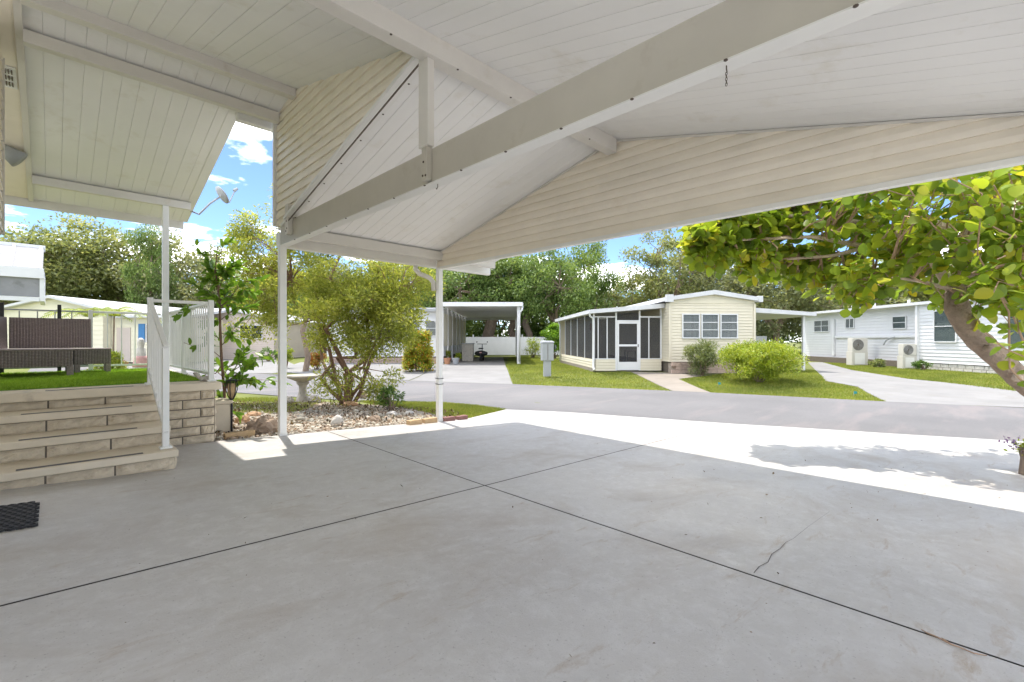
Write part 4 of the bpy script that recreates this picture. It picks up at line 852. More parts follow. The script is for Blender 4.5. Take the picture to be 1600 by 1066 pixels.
# ================================================================ garden things beside the slab
bp = ground_at(473, 628); bb = thing('bird_bath', tuple(bp), 'weathered cement bird bath in the planting bed left of the small tree', 'bird bath')
MB().lathe((bp.x, bp.y, bp.z - .02), [(.0, 0), (.19, 0), (.20, .03), (.16, .05), (.145, .10), (.10, .20), (.085, .32), (.095, .41), (.14, .45), (.15, .48), (.12, .50)], 10).build('pedestal', M['statue'], bb)
MB().lathe((bp.x, bp.y, bp.z + .48), [(.0, 0), (.13, 0), (.26, .06), (.355, .10), (.375, .125), (.365, .15), (.335, .145), (.25, .11), (.0, .09)], 28).build('bowl', M['statue'], bb, smooth=True)
def brick_piece(px, py, L, mat, name, label, cat, rot=0, h=.06, w=.10, group=None):
    p = ground_at(px, py); m = MB().box(-L/2, L/2, 0, w, -.03, h).mesh(name, M[mat]); o = place(name, m, (p.x, p.y, p.z), None, (0, 0, rot)); tag(o, label, cat, group)
    md = o.modifiers.new('b', 'BEVEL'); md.width = .006; md.segments = 2; return o
brick_piece(376, 684, .34, 'tanbrick', 'edging_brick', 'long tan edging brick in front of the garden torch', 'brick', .03, .07, .09, 'garden edging bricks')
brick_piece(650, 663.5, .24, 'tanbrick', 'edging_brick', 'yellow tan edging brick, the farthest left of the row by the street post', 'brick', .02, .07, .1, 'garden edging bricks')
brick_piece(674, 661, .25, 'tanbrick', 'edging_brick', 'yellow tan edging brick touching the left of the street post', 'brick', .0, .075, .1, 'garden edging bricks')
brick_piece(703, 658, .24, 'redbrick', 'edging_brick', 'dark red edging brick touching the right of the street post', 'brick', .0, .065, .1, 'garden edging bricks')
brick_piece(724, 655.8, .22, 'redbrick', 'edging_brick', 'dark red edging brick at the right end of the row by the verge', 'brick', .06, .065, .1, 'garden edging bricks')
cbk = ground_at(359, 668); p = thing('cement_plinth', tuple(cbk), 'tan cement block standing behind the deck corner by the vine', 'cement block')
MB().box(1.46, 1.70, 7.05, 7.40, G(1.6, 7.2) - .03, .40).build('body', M['coping'], p, bevel=.012); MB().box(1.44, 1.72, 7.03, 7.42, .4, .45).build('cap', M['coping'], p, bevel=.01)
rg = random.Random(9)
for px, py, sx, sz, mt, l in ((410, 676, .20, .15, 'rockb', 'large brown rough rock beside the left carport post'), (378, 662, .10, .09, 'rocko', 'orange rock beside the garden torch'), (396, 651, .12, .06, 'rocko', 'flat orange pink rock behind the brown rock'),
                              (584, 659, .11, .07, 'rockb', 'small dark brown rock in the shell bed'), (612, 650, .10, .06, 'rockw', 'pale flat rock near the green sapling'), (548, 634, .16, .07, 'rocko', 'reddish broken brick lump under the small tree'),
                              (450, 630, .14, .10, 'statue', 'grey rock at the left of the bird bath foot'), (492, 629, .15, .11, 'statue', 'grey rock at the right of the bird bath foot'), (566, 622, .14, .15, 'rockb', 'dark rock right of the small tree stems'), (640, 648, .09, .05, 'rockw', 'small pale rock behind the edging bricks')):
    p = ground_at(px, py); o = MB().rock((p.x, p.y, p.z + sz * .45), sx, sx * .8, sz, rg, .16, 3).build('garden_rock', M[mt], None, smooth=False); tag(o, l, 'rock', 'garden rocks')
cn = ground_at(526, 667); shell = thing('conch_shell', tuple(cn), 'large white conch shell lying on the shell bed', 'shell')
cm = MB(); pr = []
for i in range(14):
    t = i / 13; pr.append((cn.x - .10 + .22 * t, cn.y + .06 * t - .02, cn.z + .05 + .05 * math.sin(t * 2.6)))
cm.tube(pr, [.012, .022, .034, .044, .052, .060, .068, .074, .076, .066, .052, .036, .022, .008], 12); cm.build('body', M['rockw'], shell, smooth=True)
sp = MB()
for i in range(6): a = i * .9; c = Vector(pr[8]); sp.tube([tuple(c + Vector((.01 * i, .055 * math.cos(a), .055 * math.sin(a)))), tuple(c + Vector((.012 * i, .095 * math.cos(a), .095 * math.sin(a))))], [.016, .003], 6)
sp.build('knobs', M['rockw'], shell)['kind'] = 'stuff'
# solar torch
tp = ground_at(362, 676); z0 = tp.z; to = thing('solar_torch', tuple(tp), 'bronze solar garden torch with amber lamp beside the deck corner', 'garden light')
MB().tube([(tp.x, tp.y, z0 - .05), (tp.x, tp.y, z0 + .46)], .013, 8).build('stake', M['black'], to); MB().tube([(tp.x - .02, tp.y + .03, z0 - .05), (tp.x - .05, tp.y + .05, z0 + .4)], .016, 8).build('bamboo_stick', M['coping'], to)
MB().lathe((tp.x, tp.y, z0 + .46), [(.014, 0), (.03, .03), (.046, .07), (.05, .12), (.045, .20)], 12).build('amber_lamp', M['tanbrick'], to, smooth=True)
cg = MB()
for k in range(6):
    a = k / 6 * 6.283; cg.tube([(tp.x + R * math.cos(a), tp.y + R * math.sin(a), z0 + h) for R, h in ((.014, .44), (.045, .50), (.066, .57), (.070, .63), (.058, .70))], .006, 5)
cg.build('cage', M['black'], to)['kind'] = 'stuff'
MB().lathe((tp.x, tp.y, z0 + .695), [(.058, 0), (.062, .012), (.05, .02)], 14).build('solar_cap', M['black'], to)
# ornaments on and beyond the deck
lz = thing('lizard_ornament', (1.36, 6.6, DZ), 'small cement lizard ornament on the deck corner coping', 'ornament')
lm = MB(); lm.tube([(1.20, 6.62, DZ + .105), (1.225, 6.61, DZ + .09), (1.25, 6.60, DZ + .05), (1.28, 6.59, DZ + .03), (1.33, 6.58, DZ + .035), (1.38, 6.60, DZ + .03), (1.41, 6.64, DZ + .02), (1.40, 6.70, DZ + .012)], [.012, .024, .02, .027, .034, .026, .014, .006], 10)
lm.build('body', M['statue'], lz, smooth=True)
for x, y in ((1.27, 6.56), (1.28, 6.64), (1.36, 6.55), (1.37, 6.63)): MB().tube([(1.30 if x < 1.3 else 1.36, 6.59, DZ + .03), (x, y, DZ + .025), (x - .012, y, DZ + .004)], [.014, .010, .008], 6).build('leg', M['statue'], lz)
sp_ = at_f(220, 570, 9.4); gz = G(sp_.x, sp_.y); gs = thing('garden_statue', (sp_.x, sp_.y, gz), 'pale garden statue draped with a coral cloth beyond the deck railing', 'statue')
MB().lathe((sp_.x, sp_.y, gz), [(.2, 0), (.2, .5), (.16, .52), (.17, .60), (.13, .8), (.09, 1.02), (.075, 1.14), (.05, 1.18), (.065, 1.25), (.06, 1.33), (.02, 1.37)], 14).build('body', M['rockw'], gs, smooth=True)
MB().lathe((sp_.x, sp_.y, gz + .78), [(.142, 0), (.125, .08), (.112, .16), (.10, .22)], 14).build('cloth', M['pink'], gs, smooth=True)
# ================================================================ foliage builders
def unit(v): return v / np.maximum(np.linalg.norm(v, axis=1, keepdims=True), 1e-9)
def leaf_quads(rng, P, L, Wd, out=None, up=.5, droop=.0, outw=.5):
    """rhombic leaves at points P; L may be an array"""
    n = len(P); L = np.broadcast_to(np.asarray(L, float), (n,)) * rng.uniform(.7, 1.25, n)
    d = unit(rng.normal(0, 1, (n, 3)) + (outw * out if out is not None else 0) + np.array([0, 0, -droop]))
    nn = rng.normal(0, .6, (n, 3)) + np.array([0, 0, up * 2]); nn = unit(nn - d * (nn * d).sum(1, keepdims=True)); s = np.cross(d, nn)
    w = (Wd * L)[:, None]; l = L[:, None]
    V = np.stack([P, P + d * l * .45 + s * w * .5 + nn * w * .18, P + d * l, P + d * l * .45 - s * w * .5 + nn * w * .18], 1)
    return V.reshape(-1, 3), np.arange(n * 4).reshape(-1, 4)
def clump_points(rng, C, R, n, flat=.75):
    idx = rng.integers(0, len(C), n); q = unit(rng.normal(0, 1, (n, 3))) * (rng.random((n, 1)) ** .45); q[:, 2] *= flat
    R = np.broadcast_to(np.asarray(R, float), (len(C),)); P = C[idx] + q * R[idx][:, None]; return P, unit(q)
def ell_points(rng, n, c, r, shell=.55, zmin=-1.0):
    out = []
    while len(out) < n:
        v = rng.normal(0, 1, 3); v /= np.linalg.norm(v); k = shell + (1 - shell) * rng.random()
        if v[2] * k < zmin: continue
        out.append(np.array(c) + v * k * np.array(r))
    return np.array(out)
def limb(m, rng, a, b, r0, r1, sag=.12, n=5, sides=6):
    a = np.array(a, float); b = np.array(b, float); L = np.linalg.norm(b - a); off = rng.normal(0, .07 * L, (n, 3)); pts = []
    for i in range(n):
        t = i / (n - 1); p = a + (b - a) * t + off[i] * math.sin(math.pi * t) + np.array([0, 0, sag * L * math.sin(math.pi * t)]); pts.append(tuple(p))
    m.tube(pts, [r0 + (r1 - r0) * i / (n - 1) for i in range(n)], sides); return pts
def make_tree(seed, H, cr, cc, ncl, clr, nleaf, L, lm, bm_, trunk_r, trunk_h, nlimb=7, wd=.55, zmin=-.7):
    """oak-like prototype around the origin: returns (trunk mesh, crown mesh)"""
    rng = np.random.default_rng(seed); C = ell_points(rng, ncl, cc, cr, .45, zmin)
    tm = MB(); top = (rng.normal(0, .3), rng.normal(0, .3), trunk_h); limb(tm, rng, (0, 0, -.3), top, trunk_r, trunk_r * .7, 0, 5, 8)
    mids = ell_points(rng, nlimb, cc, [v * .55 for v in cr], .6, -.3)
    for p in mids: limb(tm, rng, top, p, trunk_r * .5, trunk_r * .18, .06, 5, 6)
    for c in C:
        j = np.argmin(((mids - c) ** 2).sum(1)); limb(tm, rng, mids[j], c, trunk_r * .16, .02, .04, 4, 4)
    P, o = clump_points(rng, C, clr * rng.uniform(.7, 1.35, ncl), nleaf); V, F = leaf_quads(rng, P, L, wd, o, .6)
    return tm.mesh('trunk', M[bm_]), np_mesh('crown', V, F, M[lm])
TREES = {}
TREES['A'] = make_tree(1, 12, (5.2, 5.2, 3.9), (0, 0, 7.6), 70, 1.35, 15000, .30, 'oakA', 'bark', .38, 3.2)
TREES['A2'] = make_tree(2, 12, (4.6, 4.6, 4.6), (0, 0, 7.2), 60, 1.25, 12000, .30, 'oakA', 'bark', .32, 3.0)
TREES['B'] = make_tree(3, 12, (5.6, 5.0, 4.4), (0, 0, 7.4), 75, 1.4, 16000, .30, 'oakB', 'bark', .42, 3.4)
TREES['B2'] = make_tree(4, 12, (4.0, 4.0, 5.0), (0, 0, 6.8), 60, 1.2, 12000, .28, 'oakB', 'bark', .3, 2.6)
TREES['C'] = make_tree(5, 10, (5.4, 4.6, 4.0), (0, 0, 5.6), 70, 1.35, 15000, .28, 'oakC', 'bark', .32, 2.2, zmin=-.95)
TREES['S'] = make_tree(6, 5, (3.6, 3.0, 2.4), (0, 0, 2.5), 40, 1.1, 8000, .24, 'oakB', 'bark', .16, .8, zmin=-1)
TREES['D'] = make_tree(8, 12, (4.4, 4.4, 4.2), (0, 0, 7.6), 42, 1.0, 6500, .28, 'oakA', 'bark', .3, 3.2)
def tree_at(kind, px, topy, f, width=None, label='', group='trees behind the homes', rot=None, name='oak_tree'):
    tme, cme = TREES[kind]; r = (px - CX) / FPX * f; b = W(r, f, 0); gz = G(b[0], b[1])
    zt = EYE + (CY - topy) / FPX * f; cv = np.zeros(len(cme.vertices) * 3, dtype=np.float32); cme.vertices.foreach_get('co', cv); h0 = np.percentile(cv[2::3], 99.5); wx = np.percentile(np.abs(cv[0::3]), 98) * 2
    sz = (zt - gz) / h0; sx = (width / FPX * f / wx) if width else sz
    root = thing(name, (b[0], b[1], gz), label, 'tree', group); rz = rot if rot is not None else random.random() * 6.28
    root.rotation_euler = (0, 0, rz); root.scale = (sx, sx, sz)
    for nme, me in (('trunk', tme), ('crown', cme)):
        o = bpy.data.objects.new(nme, me); link(o); o.parent = root
        if nme == 'crown': o['kind'] = 'stuff'
    return root
for k, px, ty, f, w, l in (
    ('A', 30, 356, 46, 190, 'olive oak at the far left above the white neighbour carport'),
    ('A2', 112, 344, 49, 170, 'tall olive oak above the yellow gable home'),
    ('A', 190, 362, 52, 170, 'olive oak with gaps above the yellow home roof'),
    ('B2', 236, 354, 46, 74, 'narrow bright green tree left of the deck post'),
    ('C', 290, 372, 50, 150, 'grey green oak between the deck post and the vine'),
    ('A2', 352, 425, 54, 130, 'low olive oak behind the beige home'),
    ('B', 430, 420, 56, 150, 'green oak behind the bird bath and left carport post'),
    ('A', 505, 410, 53, 150, 'olive oak hidden behind the small yellow green tree'),
    ('B2', 585, 415, 55, 130, 'green tree above the white home behind the small tree'),
    ('B', 655, 392, 52, 150, 'green oak directly left of the street post'),
    ('B', 722, 388, 47, 150, 'green oak above the left end of the far carport'),
    ('B', 795, 376, 50, 170, 'spreading green oak above the middle of the far carport'),
    ('B', 862, 384, 46, 140, 'green oak above the grey meter box'),
    ('B2', 914, 374, 50, 96, 'tall green tree just left of the open sky gap'),
    ('D', 968, 432, 55, 110, 'thin olive oak under the white cloud'),
    ('D', 1040, 356, 52, 130, 'open olive oak with sky showing through above the cream home'),
    ('D', 1095, 352, 56, 130, 'open olive oak behind the left tip of the leaning tree'),
    ('A2', 1030, 430, 60, 130, 'low dark oak behind the cream home roof'),
    ('C', 1135, 405, 52, 150, 'grey green oak right of the cream home roof peak'),
    ('C', 1210, 402, 47, 170, 'broad grey green oak above the side carport'),
    ('C', 1300, 412, 50, 170, 'grey green oak left of the white home roof'),
    ('A2', 1385, 405, 52, 150, 'dark oak above the middle of the white home'),
    ('C', 1470, 405, 50, 160, 'grey oak behind the leaning tree trunk'),
    ('B', 1560, 400, 54, 180, 'green oak at the right edge above the white home'),
    ('A', 1680, 400, 56, 200, 'olive oak beyond the right edge of the white home')):
    tree_at(k, px, ty, f, w, l)
for i, px in enumerate(range(-90, 1760, 105)):
    tree_at('S', px + random.uniform(-25, 25), random.uniform(452, 476), random.uniform(58, 66), 170, 'low green thicket tree in the dense belt along the far back boundary', 'thicket trees along the back', name='thicket_tree')
# loose trunks seen through the far carport
for px, f, r0, l in ((768, 49, .75, 'thick bare oak trunk seen through the far carport'), (822, 47.5, .42, 'slim oak trunk behind the white fence right of the far carport')):
    b = W((px - CX) / FPX * f, f, 0); t = thing('oak_tree', (b[0], b[1], GZ), l, 'tree', 'trees behind the homes'); m = MB(); rng = np.random.default_rng(px)
    limb(m, rng, (b[0], b[1], GZ - .2), (b[0] + .2, b[1], 4.2), r0, r0 * .75, 0, 5, 9)
    for k in range(4): limb(m, rng, (b[0] + .2, b[1], 4.1), (b[0] + rng.normal(0, 2.5), b[1] + rng.normal(0, 2.5), 7.5), r0 * .45, r0 * .15)
    m.build('trunk', M['bark'], t)
    C = ell_points(rng, 26, (b[0], b[1], 7.6), (4.2, 4.2, 2.2), .4); P, o_ = clump_points(rng, C, 1.2, 7000); V, F = leaf_quads(rng, P, .28, .55, o_); np_obj('crown', V, F, M['oakB'], t)['kind'] = 'stuff'
# palms
def palm(name, px, f, base_y, top_y, nfr, fl, lm, label, stems=1, droop=1.0, leaf=.55, seed=1):
    rng = np.random.default_rng(seed); r = (px - CX) / FPX * f; b = np.array(W(r, f, 0)); b[2] = G(b[0], b[1]); zt = EYE + (CY - top_y) / FPX * f; t = thing(name, tuple(b), label, 'palm tree', 'palms')
    for s in range(stems):
        c = b + np.array([rng.normal(0, .25) * (stems > 1), rng.normal(0, .25) * (stems > 1), 0]); top = np.array([c[0], c[1], zt - fl * (.35 if stems == 1 else .42) - rng.random() * .3 * (stems > 1)])
        MB().tube([tuple(c - np.array([0, 0, .1])), tuple((c + top) / 2 + rng.normal(0, .05, 3)), tuple(top)], [.16 if stems == 1 else .04, .13 if stems == 1 else .035, .10 if stems == 1 else .03], 8).build('trunk', M['bark'], t)
        for k in range(nfr):
            a = k / nfr * 6.283 + rng.random() * .5; el = rng.uniform(.15, 1.2) if stems == 1 else rng.uniform(.6, 1.3); d = np.array([math.cos(a), math.sin(a), 0]); pts = []; N = 9; L = fl * rng.uniform(.8, 1.1)
            for i in range(N + 1):
                u = i / N; pts.append(top + d * L * u * math.cos(el * (1 - u * .5)) + np.array([0, 0, L * (u * math.sin(el) - droop * .75 * u * u)]))
            pts = np.array(pts); q = []; ln = []
            NL = 60 if stems == 1 else 26
            for i in range(1, NL):
                u = i / NL * N; j = min(int(u), N - 1); p = pts[j] + (pts[j + 1] - pts[j]) * (u - j); tang = pts[j + 1] - pts[j]; tang /= np.linalg.norm(tang); sd = np.cross(tang, [0, 0, 1]); sd /= max(np.linalg.norm(sd), 1e-6)
                for sg in (-1, 1):
                    le = leaf * (1 - .55 * abs(i / NL - .4)); tip = p + (sd * sg * .8 + tang * .5 + np.array([0, 0, -.35])) * le; wv = tang * .022 * (fl / 1.5); q += [p - wv, p + wv, tip]
            fr_ = np_obj('frond', np.array(q), np.arange(len(q)).reshape(-1, 3), M[lm], t)
            MB().tube([tuple(p) for p in pts], [.02] + [.012] * (N - 1) + [.004], 4).build('rib', M[lm], fr_)
    return t
palm('areca_palm', 152, 20, 560, 458, 8, 1.9, 'areca', 'small yellow areca palm in front of the yellow home', 2, 1.0, .36, 3)
palm('tall_palm', 878, 47, 555, 446, 12, 2.5, 'palm', 'tall palm with drooping fronds left of the cream home', 1, 1.5, .8, 5)
palm('tall_palm', 905, 49, 555, 452, 11, 2.4, 'palm', 'shorter palm with grey trunk just right of the tall palm', 1, 1.5, .8, 6)
# shrubs
def shrub(name, px, py, w_px, h_px, lm, label, n, L, wd=.4, shape='round', group=None, seed=0, stems=6, depth=None, bark='bark', f=None, outw=.8):
    rng = np.random.default_rng(seed + 100); p = ground_at(px, py) if f is None else at_f(px, py, f)
    if f is not None: p.z = G(p.x, p.y)
    f = (p.x + p.y) / R2; w = w_px / FPX * f; h = h_px / FPX * f
    t = thing(name, tuple(p), label, 'shrub', group); c = np.array([p.x, p.y, p.z + h * .52]); rad = (w / 2 * .86, w / 2 * .86 if depth is None else depth, h * .46)
    if shape == 'column':
        m_ = 90; th_ = rng.uniform(0, 6.283, m_); rr_ = w * .44 * rng.uniform(.5, 1, m_); zz_ = rng.uniform(.06, .9, m_); rr_ *= np.minimum(1, (1.08 - zz_) * 4.5); C = np.stack([np.cos(th_) * rr_, np.sin(th_) * rr_, zz_ * h], 1) + np.array([p.x, p.y, p.z])
    else: C = ell_points(rng, max(14, int(n / 160)), c, rad, .45, -.85)
    sm = MB()
    for k in range(stems):
        j = rng.integers(0, len(C)); limb(sm, rng, (p.x + rng.normal(0, .05), p.y + rng.normal(0, .05), p.z - .05), C[j], .02 * max(.6, f / 14), .008, .05, 4, 5)
    sm.build('stems', M[bark], t)
    P, o = clump_points(rng, C, min(w, h) * .16 * rng.uniform(.7, 1.4, len(C)), n); P[:, 2] = np.maximum(P[:, 2], p.z + .02)
    V, F = leaf_quads(rng, P, L, wd, o, .5, 0, outw); np_obj('foliage', V, F, M[lm], t)['kind'] = 'stuff'; return t
shrub('croton_hedge', 653, 580, 46, 66, 'croton', 'rounded column of yellow green croton with orange leaves across the road', 9500, .13, .45, 'column', seed=1)
shrub('red_croton', 495, 577, 34, 30, 'redcroton', 'small reddish orange croton behind the bird bath', 1600, .13, .4, seed=2)
shrub('yellow_croton', 445, 575, 26, 40, 'lime', 'yellow green shrub left of the red croton across the road', 1000, .13, .4, seed=3)
shrub('feathery_shrub', 1097, 587, 56, 56, 'silver', 'feathery pale green shrub at the left of the big lime bush', 5200, .15, .16, seed=4, outw=1.2)
shrub('lime_bush', 1188, 597, 168, 68, 'lime', 'wide lime green bush in the lawn before the cream home', 20000, .095, .36, seed=5, depth=1.3, stems=12)
shrub('green_shrub', 866, 560, 40, 66, 'citrus', 'bright green leafy shrub at the left of the screened porch', 4200, .20, .5, seed=6)
shrub('strap_leaf_plant', 832, 559, 24, 30, 'lime', 'spiky lime green plant before the white fence', 700, .35, .12, seed=7, outw=1.6)
shrub('yellow_flower_shrub', 165, 555, 60, 50, 'areca', 'yellow flowering shrub under the areca palm', 2600, .14, .4, seed=8, f=19)
shrub('yellow_potted_plant', 275, 582, 26, 22, 'areca', 'yellow bedding plant beyond the deck railing', 700, .09, .4, seed=9, f=10.2)
shrub('red_leaf_plant', 188, 563, 16, 18, 'redcroton', 'low red leaf plant by the yellow home door', 500, .12, .4, seed=10, f=24)
shrub('bed_sapling', 612, 640, 50, 40, 'green', 'small bright green leafy plant in the shell bed near the street post', 900, .075, .28, seed=11, stems=9, outw=1.3)
shrub('wall_shrub', 1372, 574, 26, 12, 'silver', 'low weedy plant at the block skirting of the white home', 500, .14, .3, seed=12)
shrub('wall_shrub', 1440, 578, 26, 14, 'green', 'low weedy plant below the corner of the white home', 500, .14, .3, seed=13)
shrub('green_shrub', 700, 566, 10, 22, 'lime', 'pale potted plant at the left front of the far carport', 350, .14, .3, seed=14)
shrub('green_shrub', 716, 566, 10, 20, 'lime', 'pale leafy plant by the cabinet in the far carport', 350, .14, .3, seed=15)
shrub('low_hedge', 270, 556, 46, 18, 'green', 'low green hedge by the beige home wall', 900, .14, .4, seed=16, f=29)
shrub('low_hedge', 420, 552, 40, 22, 'green', 'low green hedge below the beige home window', 900, .14, .4, seed=17, f=31)
for px, mt, l in ((699, 'terracotta', 'terracotta flower pot at the far carport entrance'), (712, 'grey', 'grey plant tub beside the terracotta pot in the far carport')):
    p = ground_at(px, 569); t = thing('plant_pot', tuple(p), l, 'plant pot'); MB().lathe(tuple(p), [(.15, 0), (.2, .3), (.22, .31), (.22, .36), (.18, .36)], 14).build('pot', M[mt], t); MB().lathe((p.x, p.y, p.z + .34), [(.0, 0), (.18, .0), (.17, .01)], 12).build('soil', M['soil'], t)
# bare trunk across the road
p = ground_at(477, 580); t = thing('slim_tree', tuple(p), 'slim grey trunk of a young tree across the road behind the bird bath', 'tree'); m = MB(); rng = np.random.default_rng(41)
limb(m, rng, (p.x, p.y, p.z - .1), (p.x, p.y, p.z + 2.6), .16, .12, 0, 5, 8)
for k in range(5): limb(m, rng, (p.x, p.y, p.z + 2.5), (p.x + rng.normal(0, 1), p.y + rng.normal(0, 1), p.z + 4), .06, .02)
m.build('trunk', M['bark'], t); C = ell_points(rng, 20, (p.x, p.y, p.z + 4.0), (1.5, 1.5, 1.1), .4); P, o_ = clump_points(rng, C, .5, 3500); V, F = leaf_quads(rng, P, .14, .5, o_); np_obj('crown', V, F, M['green'], t)['kind'] = 'stuff'
# ---------------------------------------------------------------- small multi-stemmed tree in the bed
wb = ground_at(540, 631); wt = thing('wax_myrtle_tree', tuple(wb), 'small multi stemmed tree with fine yellow green leaves in the planting bed', 'tree'); rng = np.random.default_rng(21)
def at_rf(px, py, f): return np.array(at_f(px, py, f))
lob = [((555, 470, 9.9), (1.35, 1.2, 1.05), 60), ((600, 450, 9.9), (.95, 1.0, .9), 34), ((402, 440, 10.5), (.7, .8, 1.35), 44), ((470, 430, 10.2), (.75, .9, 1.2), 34), ((545, 540, 9.8), (.85, .7, .6), 14), ((612, 500, 9.7), (.7, .7, .8), 22), ((500, 330, 10.2), (1.3, 1.1, .8), 34), ((392, 365, 10.5), (.3, .35, .42), 8), ((520, 600, 9.9), (.4, .4, .3), 4), ((590, 600, 9.6), (.5, .4, .4), 6), ((362, 372, 10.6), (.2, .25, .25), 3), ((662, 430, 9.8), (.28, .5, .55), 7)]
Cs = []; Rr = []
for (px, py, f), r_, k in lob:
    c = at_rf(px, py, f); e = ell_points(rng, k, (0, 0, 0), r_, .35); e = np.stack([(e[:, 0] + e[:, 1]) / R2, (e[:, 1] - e[:, 0]) / R2, e[:, 2]], 1) + c; Cs.append(e); Rr.append(np.full(k, .30))
Cs = np.concatenate(Cs); keep = Cs[:, 1] > 7.0; Cs = Cs[keep]; Rr = np.concatenate(Rr)[keep]
sm = MB(); tips = []
for px, py, f, r0 in ((505, 520, 9.8, .045), (455, 440, 10.3, .04), (548, 500, 9.9, .06), (575, 460, 10.0, .05), (612, 480, 9.7, .04), (590, 530, 9.6, .04), (495, 470, 10.4, .045), (540, 380, 10.1, .05)):
    e = at_rf(px, py, f); b0 = np.array([wb.x + rng.normal(0, .12), wb.y + rng.normal(0, .12), wb.z - .1]); mid = b0 * .45 + e * .55 + np.array([0, 0, .15]); pts = limb(sm, rng, b0, e, r0 * 1.25, r0 * .55, -.04, 7, 7); tips.append(e); tips.append(np.array(pts[4]))
tips = np.array(tips)
for c in Cs:
    j = np.argmin(((tips - c) ** 2).sum(1)); limb(sm, rng, tips[j], c, .014, .004, .05, 4, 4)
for k in range(16):
    a = rng.random() * 6.28; limb(sm, rng, (wb.x, wb.y, wb.z - .05), (wb.x + .3 * math.cos(a), wb.y + .3 * math.sin(a), wb.z + rng.uniform(.5, 1.0)), .014, .004)
sm.build('trunk', M['bark_red'], wt)
P, o = clump_points(rng, Cs, Rr * rng.uniform(.7, 1.3, len(Rr)), 50000, .8); V, F = leaf_quads(rng, P, .088, .33, o, .3, 0, .9); np_obj('crown', V, F, M['wax'], wt)['kind'] = 'stuff'
# ---------------------------------------------------------------- single broad leaves as objects
def leaf_mesh(name, mat, L, wd, n=5, fold=.18, curl=.12):
    vs_ = [(0, 0, 0)]; 
    prof = [(.12, .55), (.35, .95), (.6, 1.0), (.85, .66), (1.0, 0)]
    m = MB(); c = [(0, 0, 0)] + [(0, L * y, -curl * L * y * y) for y, _ in prof]; l = [(-wd * L / 2 * w, L * y, fold * wd * L / 2 * w - curl * L * y * y) for y, w in prof[:-1]]; r = [(-x, y, z) for x, y, z in l]
    V_ = c + l + r; F_ = []; nC = len(c); nl = len(l)
    F_ += [(0, 1, nC), (0, nC + nl, 1)]
    for i in range(nl - 1): F_ += [(1 + i, 2 + i, nC + i + 1, nC + i), (1 + i, nC + nl + i, nC + nl + i + 1, 2 + i)]
    F_ += [(nl, nl + 1, nC + nl - 1), (nl, nC + 2 * nl - 1, nl + 1)]
    return m.add(V_, F_).mesh(name, M[mat], smooth=True)
def leaf_arrays(me):
    v = np.zeros(len(me.vertices) * 3, dtype=np.float32); me.vertices.foreach_get('co', v); return v.reshape(-1, 3), [tuple(p.vertices) for p in me.polygons]
def scatter_leaves(root, mesh_list, P, D, N, S, n_obj, mat, name='leaf'):
    """the n_obj leaves nearest the camera become objects, the rest one joined part"""
    order = np.argsort(np.linalg.norm(P - np.array([0, 0, EYE]), axis=1)); rest = MB(); rl = random.Random(5)
    for rank, i in enumerate(order):
        y = Vector(D[i]).normalized(); z = Vector(N[i]); z = (z - y * z.dot(y)).normalized(); x = y.cross(z); mt = Matrix((x, y, z)).transposed(); me = rl.choice(mesh_list)
        if rank < n_obj: place(name, me, P[i], root, mt.to_euler(), (S[i],) * 3)
        else:
            vv, ff = leaf_arrays(me); q = [tuple(Vector(P[i]) + mt @ (Vector(c) * S[i])) for c in vv.tolist()]; rest.add(q, ff)
    if rest.v: o_ = rest.build('foliage', M[mat], root, smooth=True); o_['kind'] = 'stuff'
# vine-like citrus at the deck corner
cb0 = ground_at(352, 672); ct_ = thing('citrus_sapling', tuple(cb0), 'slender glossy green sapling growing beside the deck corner and torch', 'tree'); rng = np.random.default_rng(33)
path = [at_f(354, 676, 6.3), at_f(351, 620, 6.4), at_f(346, 560, 6.45), at_f(344, 510, 6.45), at_f(343, 460, 6.4), at_f(336, 425, 6.35), at_f(340, 385, 6.3)]
sm = MB(); sm.tube([tuple(p) for p in path], [.020, .018, .018, .016, .013, .010, .004], 7); Pn = []; Dn = []
def twig(a, b, n):
    a = np.array(a); b = np.array(b); pts = limb(sm, rng, a, b, .007, .003, .08, 5, 4); pts = np.array(pts)
    for i in range(int(n * 2.3)):
        u = .15 + .85 * rng.random(); k = min(int(u * 4), 3); p = pts[k] + (pts[k + 1] - pts[k]) * (u * 4 - k); d = (pts[k + 1] - pts[k]); d = d / np.linalg.norm(d) + rng.normal(0, .7, 3) + np.array([0, 0, -.1]); Pn.append(p); Dn.append(d / np.linalg.norm(d))
for (sx, sy), (ex, ey), n in (((344, 470), (312, 420), 13), ((344, 480), (306, 455), 13), ((343, 450), (372, 425), 12), ((343, 470), (382, 450), 13), ((342, 440), (322, 402), 12), ((338, 425), (362, 400), 10), ((340, 400), (334, 384), 6), ((345, 500), (310, 480), 12), ((345, 500), (385, 478), 13),
                              ((346, 530), (318, 515), 10), ((346, 540), (372, 500), 8), ((348, 590), (400, 556), 14), ((350, 600), (430, 590), 15), ((350, 590), (305, 560), 11), ((350, 610), (395, 580), 12), ((351, 620), (410, 560), 12), ((347, 560), (330, 545), 6), ((352, 640), (378, 640), 5), ((353, 650), (338, 640), 5), ((343, 450), (310, 440), 12), ((343, 465), (365, 470), 10), ((342, 435), (352, 410), 8), ((344, 490), (330, 430), 12), ((344, 500), (360, 440), 12), ((343, 480), (390, 430), 10), ((344, 470), (300, 470), 10), ((345, 520), (375, 525), 9), ((347, 570), (300, 590), 9), ((349, 600), (442, 605), 12), ((349, 590), (420, 572), 10)):
    twig(at_f(sx, sy, 6.4), np.array(at_f(ex, ey, 6.4)) + rng.normal(0, .12, 3), n)
